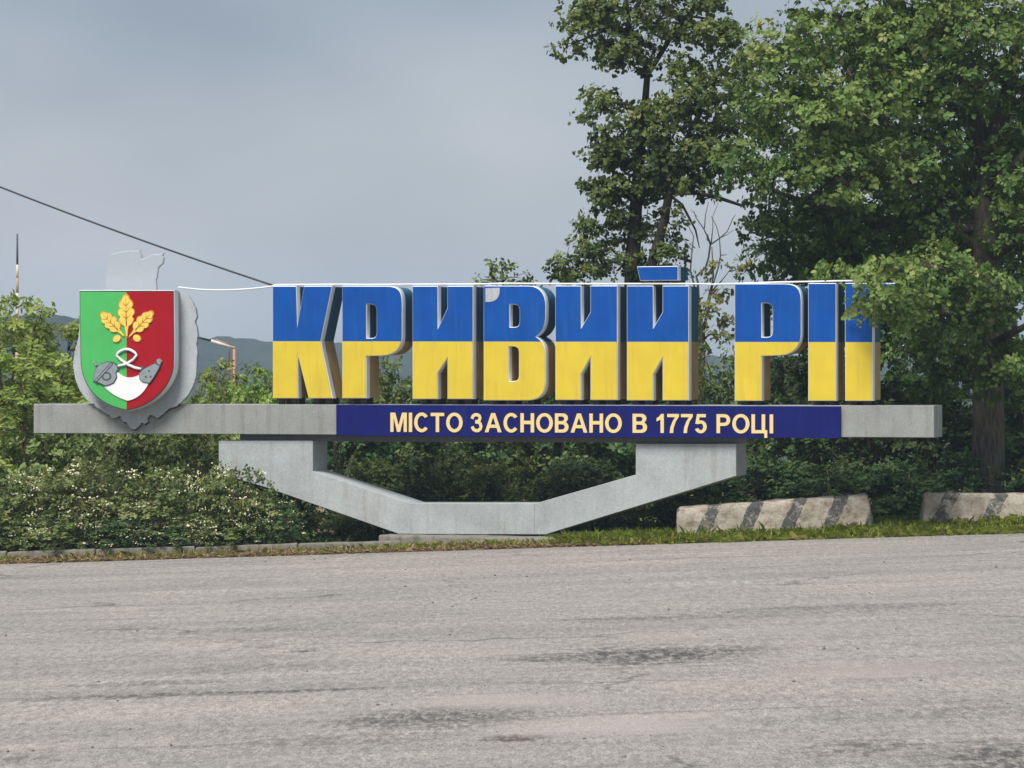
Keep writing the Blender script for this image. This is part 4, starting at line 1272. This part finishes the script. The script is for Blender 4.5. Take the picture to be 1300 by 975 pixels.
# --- shrubs: a few sorts, each copy a thing of its own
def make_shrub(name, label, cat, group, h, w, leafm, nblob, dens, sr, per, ls, seed, shape='dome', flowers=0, width=1.0):
    """built at the origin, base on z = 0"""
    rs = np.random.default_rng(seed)
    root = empty(name, (0, 0, 0))
    tag(root, label, cat, group)
    blobs, limbs = [], []
    for i in range(nblob):
        t = (i + 0.5) / nblob
        z = h * (0.12 + (0.74 if shape == 'dome' else 0.80) * rs.random() ** (0.8 if shape == 'dome' else 0.6))
        zf = z / h
        rad = (w / 2) * (math.sqrt(max(0.05, 1 - (zf - 0.30) ** 2 * 1.9)) if shape == 'dome' else (1.0 - 0.38 * zf)) * 0.74
        a = rs.random() * 2 * math.pi
        q = rad * rs.random() ** 0.5
        br = (0.13 + 0.12 * rs.random()) * w * (0.8 if shape != 'dome' else 1) * (1.1 - 0.5 * zf)
        blobs.append(((q * math.cos(a), q * math.sin(a), z), (br, br, br * (0.75 if shape == 'dome' else 1.0)), 0.35 + 0.3 * rs.random(), 1.0))
    for i in range(5):
        a = i * 2.4 + rs.random()
        e = w * 0.22 * rs.random()
        limbs.append(([(0.06 * math.cos(a), 0.06 * math.sin(a), -0.25), (e * 0.5 * math.cos(a), e * 0.5 * math.sin(a), h * 0.35), (e * math.cos(a), e * math.sin(a), h * 0.8)], [0.035, 0.025, 0.01]))
    build_tree(root, limbs, blobs, dens, sr, per, ls, leafm, M['stem'], 0.006, width=width)
    if flowers:
        fp, fa, fn = [], [], []
        for k in range(flowers):
            bl = blobs[rs.integers(len(blobs))]
            d = rs.normal(0, 1, 3); d[2] = abs(d[2]) * 0.8; d[1] = -abs(d[1]) if rs.random() < 0.7 else d[1]; d /= np.linalg.norm(d)
            c = np.array(bl[0]) + d * np.array(bl[1]) * (1.0 + 0.15 * rs.random())
            s = 0.024 + 0.046 * rs.random()
            m = 8
            o = rs.normal(0, 1, (m, 3)) * s * np.array([1, 1, 0.45])
            fp.append(c + o); fa.append(rs.normal(0, 1, (m, 3))); fn.append(np.tile(d + np.array([0, 0, .5]), (m, 1)) + rs.normal(0, .3, (m, 3)))
        fp = np.concatenate(fp); fa = np.concatenate(fa); fn = np.concatenate(fn)
        me = leaf_mesh('blossom', fp, fa, fn, rs.uniform(0.022, 0.042, len(fp)), np.full(len(fp), .5), 1.5)
        fo = link('blossom', me, root, M['blossom'])
        fo['kind'] = 'stuff'
    return root

def copy_thing(root, label, leafm=None):
    r = root.copy()
    COL.objects.link(r)
    for ch in root.children:
        c = ch.copy()
        COL.objects.link(c)
        c.parent = r
        if leafm and c.name.startswith('crown'):
            c.material_slots[0].link = 'OBJECT'
            c.material_slots[0].material = leafm
    r['label'] = label
    return r

def set_shrub(r, px, py_top, Y, wpx, h0, w0, rz):
    x = (px - 650) * Y / F
    z = gz(x, Y)
    top = H - (py_top - HOR) * Y / F
    r.location = (x, Y, z)
    r.scale = (wpx * Y / F / w0, wpx * Y / F / w0, (top - z) / h0)
    r.rotation_euler = (0, 0, rz)

G1 = 'thicket shrubs behind the sign'
protoA = make_shrub('shrub', '', 'shrub', G1, 3.0, 2.4, M['leaf_olive'], 36, 52, 0.19, 19, 0.09, 1)
protoB = make_shrub('shrub', '', 'shrub', G1, 3.0, 2.2, M['leaf_dark'], 34, 48, 0.22, 19, 0.105, 2)
protoC = make_shrub('shrub', '', 'shrub', G1, 3.2, 2.0, M['leaf_olive'], 30, 52, 0.17, 20, 0.08, 3, 'cone')
protoL = make_shrub('bright_shrub', '', 'shrub', 'bright young trees at the left edge', 3.4, 1.6, M['leaf_bright'], 44, 66, 0.17, 25, 0.09, 4, 'cone', width=0.75)

protoD = make_shrub('shrub', '', 'shrub', G1, 1.7, 2.1, M['leaf_dark'], 34, 62, 0.19, 20, 0.088, 12)
O_, D_, Yl = M['leaf_olive'], M['leaf_dark'], M['leaf_yellow']
shr = [  # proto, px, top, Y, width px, leaf material, label
    ('C', 285, 440, 66, 130, M['leaf_bright'], 'pointed olive shrub behind the beam just right of the emblem'),
    ('C', 338, 445, 65, 110, O_, 'pointed shrub against the left edge of the first letter'),
    ('A', 245, 466, 64, 150, M['leaf_bright'], 'rounded olive shrub behind the beam under the right edge of the emblem'),
    ('A', 318, 448, 64.5, 150, M['leaf_bright'], 'rounded olive shrub behind the beam left of the first letter'),
    ('A', 275, 458, 67, 140, O_, 'olive shrub at the foot of the orange pipe'),
    ('A', 430, 448, 65, 170, D_, 'dark shrub behind the first letter, above the left support pillar'),
    ('A', 500, 432, 66, 150, O_, 'tall olive shrub seen through the gap after the second letter'),
    ('B', 575, 455, 65, 170, D_, 'dark shrub behind the third letter'),
    ('A', 650, 450, 66, 170, O_, 'broad olive shrub behind the fourth letter with the peeled corner'),
    ('B', 735, 445, 65, 170, D_, 'dark shrub behind the fifth letter, left of the accented one'),
    ('A', 815, 440, 65.5, 160, D_, 'dark shrub behind the accented last letter of the first word'),
    ('C', 905, 418, 64, 120, O_, 'olive shrub filling the gap between the two words'),
    ('B', 965, 425, 63.5, 150, D_, 'dark shrub behind the first letter of the second word'),
    ('B', 1040, 420, 63, 170, D_, 'dark shrub behind the plain bar letter of the second word'),
    ('A', 1115, 440, 62.5, 170, D_, 'dark shrub behind the last letter and the end of the beam'),
    ('B', 1190, 470, 62.5, 150, D_, 'dark shrub just left of the big oak trunk'),
    ('A', 1300, 440, 62.5, 180, D_, 'dark shrub right of the big oak trunk'),
    ('B', 1215, 560, 60.5, 90, D_, 'low shrub at the left foot of the big oak trunk'),
    ('B', 470, 470, 70, 220, D_, 'dark shrub further back, left of the third letter'),
    ('B', 620, 480, 70, 220, D_, 'dark shrub further back between third and fourth letters'),
    ('B', 760, 470, 70, 220, D_, 'dark shrub further back between fifth and sixth letters'),
    ('A', 890, 455, 70, 200, D_, 'dark shrub further back in the gap between the two words'),
    ('B', 1010, 450, 68, 220, D_, 'dark shrub further back behind the second word'),
    ('B', 1150, 470, 67, 220, D_, 'dark shrub further back beyond the right end of the beam'),
    ('B', 1290, 400, 67, 240, D_, 'dark shrub further back beyond the oak trunk'),
    ('B', 300, 520, 68, 220, D_, 'dark shrub further back behind the left support pillar'),
    ('B', 120, 520, 69, 220, D_, 'dark shrub further back below the emblem'),
    # lower front row seen through the V
    ('D', 465, 570, 61.5, 150, O_, 'low shrub seen through the left half of the V support'),
    ('D', 560, 560, 61.3, 150, D_, 'low dark shrub seen above the left end of the support base'),
    ('D', 640, 575, 60.8, 150, O_, 'low olive shrub seen above the middle of the support base'),
    ('D', 735, 570, 60.6, 150, D_, 'low dark shrub seen inside the right half of the V support'),
    ('D', 850, 600, 59.8, 140, D_, 'low dark shrub under the right support arm'),
    ('D', 960, 570, 59.8, 160, D_, 'low shrub behind the left half of the first striped block'),
    ('D', 1055, 575, 59.8, 160, D_, 'low shrub behind the right half of the first striped block'),
    ('D', 1145, 575, 59.9, 150, D_, 'low shrub in the gap between the two striped blocks'),
    ('D', 1320, 570, 60.5, 120, D_, 'low shrub at the right edge behind the second striped block'),
    # left, under the beam
    ('D', 60, 530, 63, 190, O_, 'olive shrub under the left end of the beam'),
    ('D', 160, 525, 62.5, 170, O_, 'olive shrub under the beam below the emblem'),
    ('D', 255, 535, 62.3, 160, O_, 'olive shrub under the beam beside the left support pillar'),
    ('D', 350, 545, 62.5, 160, D_, 'dark shrub behind the left support pillar'),
    ('C', 175, 470, 66, 130, O_, 'pointed shrub behind the beam hidden partly by the emblem'),
]
protos = {'A': (protoA, 3.0, 2.4), 'B': (protoB, 3.0, 2.2), 'C': (protoC, 3.2, 2.0), 'D': (protoD, 1.7, 2.1)}
used = set()
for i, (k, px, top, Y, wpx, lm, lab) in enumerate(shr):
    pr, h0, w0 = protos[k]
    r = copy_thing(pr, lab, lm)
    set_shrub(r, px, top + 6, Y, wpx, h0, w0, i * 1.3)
def remove_thing(r):
    for c in list(r.children): bpy.data.objects.remove(c)
    bpy.data.objects.remove(r)
for pr in (protoA, protoB, protoC, protoD): remove_thing(pr)

brl = [(12, 350, 65, 180, 'tall bright green young tree at the very left edge'), (72, 384, 66, 145, 'bright green young tree just left of the emblem'),
       (-45, 400, 66, 110, 'bright young tree mostly cut off by the left edge'), (45, 425, 63.5, 190, 'lower bright green young tree above the left end of the beam'), (108, 450, 67, 120, 'small bright young tree behind the left rim of the emblem')]
for i, (px, top, Y, wpx, lab) in enumerate(brl):
    r = protoL if i == 0 else copy_thing(protoL, lab)
    r['label'] = lab
    set_shrub(r, px, top + 4, Y, wpx, 3.4, 1.6, i * 2.1 + .5)

protoF = make_shrub('flowering_shrub', '', 'shrub', 'flowering shrubs at the kerb', 1.5, 2.0, M['leaf_olive'], 36, 75, 0.15, 17, 0.066, 9, 'dome', 62)
fls = [(35, 590, 59.2, 200, 'cream flowered shrub behind the kerb at the left edge'), (125, 576, 59.0, 200, 'cream flowered shrub below the emblem'), (215, 584, 58.8, 190, 'cream flowered shrub between the emblem and the left support pillar'),
       (300, 580, 58.4, 150, 'cream flowered shrub overlapping the corner of the left support pillar'), (345, 622, 58.3, 130, 'small flowered shrub under the sloping left support arm'),
       (80, 640, 58.3, 170, 'low flowered shrub at the kerb near the left edge'), (185, 645, 58.25, 170, 'low flowered shrub at the kerb below the emblem'), (275, 648, 58.2, 150, 'low flowered shrub at the kerb below the left pillar'), (-40, 610, 58.6, 150, 'flowered shrub cut off by the left edge of view')]
for i, (px, top, Y, wpx, lab) in enumerate(fls):
    r = protoF if i == 0 else copy_thing(protoF, lab, M['leaf_dark'] if i in (4, 6) else None)
    r['label'] = lab
    set_shrub(r, px, top + 4, Y, wpx, 1.5, 2.0, (-.5, .35, -.3, .6, .1, -.2, .45, .2, .3)[i])

# ------------------------------------------------------------------ grass, dry litter, grit
def blades(name, x0, x1, yfun, n, hmin, hmax, wd, mat, label, tint_fun, lean=0.5):
    x = rng.uniform(x0, x1, n)
    y0, y1 = yfun(x)
    y = y0 + (y1 - y0) * rng.random(n)
    keep = np.array([noise.noise(Vector((a * 1.3, c * 2.2, 4.0))) for a, c in zip(x, y)]) + rng.normal(0, 0.25, n) > -0.22
    x, y = x[keep], y[keep]
    n = len(x)
    z = ground_z(x, y) - 0.01
    hh = rng.uniform(hmin, hmax, n) * (0.6 + 0.8 * rng.random(n) ** 3)
    a = rng.random(n) * 2 * math.pi
    dx, dy = np.cos(a), np.sin(a)
    ln = rng.normal(0, lean, n)
    B = np.stack([x, y, z], 1)
    S = np.stack([dx, dy, np.zeros(n)], 1) * (wd * rng.uniform(.6, 1.3, n))[:, None]
    Ld = np.stack([-dy, dx, np.zeros(n)], 1)
    m = B + Ld * (ln * hh * 0.35)[:, None] + np.array([0, 0, 1]) * (hh * 0.6)[:, None]
    t = B + Ld * (ln * hh)[:, None] + np.array([0, 0, 1]) * (hh * (1 - 0.25 * np.abs(ln)))[:, None]
    V = np.stack([B - S, B + S, m + S * 0.7, t, m - S * 0.7], 1).reshape(-1, 3)
    bi = (np.arange(n) * 5)[:, None]
    Fc = (bi + np.array([[0, 1, 2, 3, 4]])).reshape(-1)
    tint = np.repeat(np.clip(tint_fun(x, y, n), 0, 1), 5)
    o = link(name, mesh_np(name, V, Fc, np.full(n, 5), tint), None, mat)
    tag(o, label, kind='stuff')
    return o
blades('grass', 0.8, 9.5, lambda x: (ROAD_FAR + 0.02 + np.clip(0.35 - 0.2 * x, 0, 1), np.full_like(x, 57.9)), 80000, 0.06, 0.18, 0.005, M['grass'], 'short green grass on the verge by the striped blocks',
       lambda x, y, n: 0.42 + 0.22 * rng.normal(0, 1, n) + 0.18 * (y < ROAD_FAR + 0.25), 1.0)
blades('tall_grass', 1.0, 9.0, lambda x: (np.full_like(x, 56.85), np.full_like(x, 57.1)), 1500, 0.12, 0.24, 0.004, M['grass'], 'taller grass tufts at the foot of the striped blocks',
       lambda x, y, n: 0.45 + 0.25 * rng.normal(0, 1, n))
blades('kerb_grass', -9.5, 1.2, lambda x: (np.full_like(x, 56.9), np.full_like(x, 57.47)), 8000, 0.03, 0.13, 0.006, M['grass'], 'sparse weeds along the kerb',
       lambda x, y, n: 0.6 + 0.28 * rng.normal(0, 1, n), 0.8)
blades('plinth_grass', -1.9, 2.4, lambda x: (np.full_like(x, 57.0), np.full_like(x, 57.75)), 4500, 0.04, 0.13, 0.006, M['grass'], 'yellowing grass in front of the sign plinth',
       lambda x, y, n: 0.62 + 0.25 * rng.normal(0, 1, n), 0.7)
blades('undergrowth', -9.5, 9.5, lambda x: (np.where(x > 1.2, 57.9, 59.3) - np.where(x < -2.6, 1.2, 0), np.full_like(x, 61.5)), 16000, 0.08, 0.22, 0.006, M['leaf_dark'], 'dark undergrowth below the thicket',
       lambda x, y, n: 0.35 + 0.25 * rng.normal(0, 1, n), 0.7)
# litter: dry leaves and stalks lying flat
n = 15000
x = rng.uniform(-9.5, 2.3, n); y = ROAD_FAR + 0.0 + 0.95 * rng.random(n) ** 1.2
pos = np.stack([x, y, ground_z(x, y) + rng.uniform(0.004, 0.04, n)], 1)
ax = rng.normal(0, 1, (n, 3)) * np.array([1, 1, 0.3]); nr = np.array([0, 0, 1.0]) + rng.normal(0, 0.5, (n, 3))
tl = np.clip(0.4 + 0.3 * rng.normal(0, 1, n), 0, 1)
tag(link('dry_litter', leaf_mesh('dry_litter', pos, ax, nr, rng.uniform(0.03, 0.11, n), tl, 0.55), None, M['litter']), 'dry leaves and stalks strewn between kerb and road', kind='stuff')
# loose grit on the asphalt
n = 260
V, Fc, lt = [], [], []
for i in range(n):
    Yp = rng.uniform(25, 56); xp = rng.uniform(-0.15, 0.15) * Yp
    s = 0.007 + 0.016 * rng.random() ** 5
    c = np.array([xp, Yp, float(tilt(xp)) + 0.004 + s * 0.4])
    p = norm(rng.normal(0, 1, (6, 3))) * 0 + np.array([[1, 0, 0], [-1, 0, 0], [0, 1, 0], [0, -1, 0], [0, 0, .8], [0, 0, -.8]]) * rng.uniform(.6, 1.3, (6, 1))
    bi = len(V)
    V += list(c + p * s)
    for f in ((0, 2, 4), (2, 1, 4), (1, 3, 4), (3, 0, 4), (2, 0, 5), (1, 2, 5), (3, 1, 5), (0, 3, 5)):
        Fc += [bi + q for q in f]; lt.append(3)
tag(link('road_grit', mesh_np('road_grit', V, Fc, lt), None, plain('grit_stone', (0.20, 0.185, 0.17), 0.95, 0, .5)), 'loose grit scattered over the asphalt', kind='stuff')
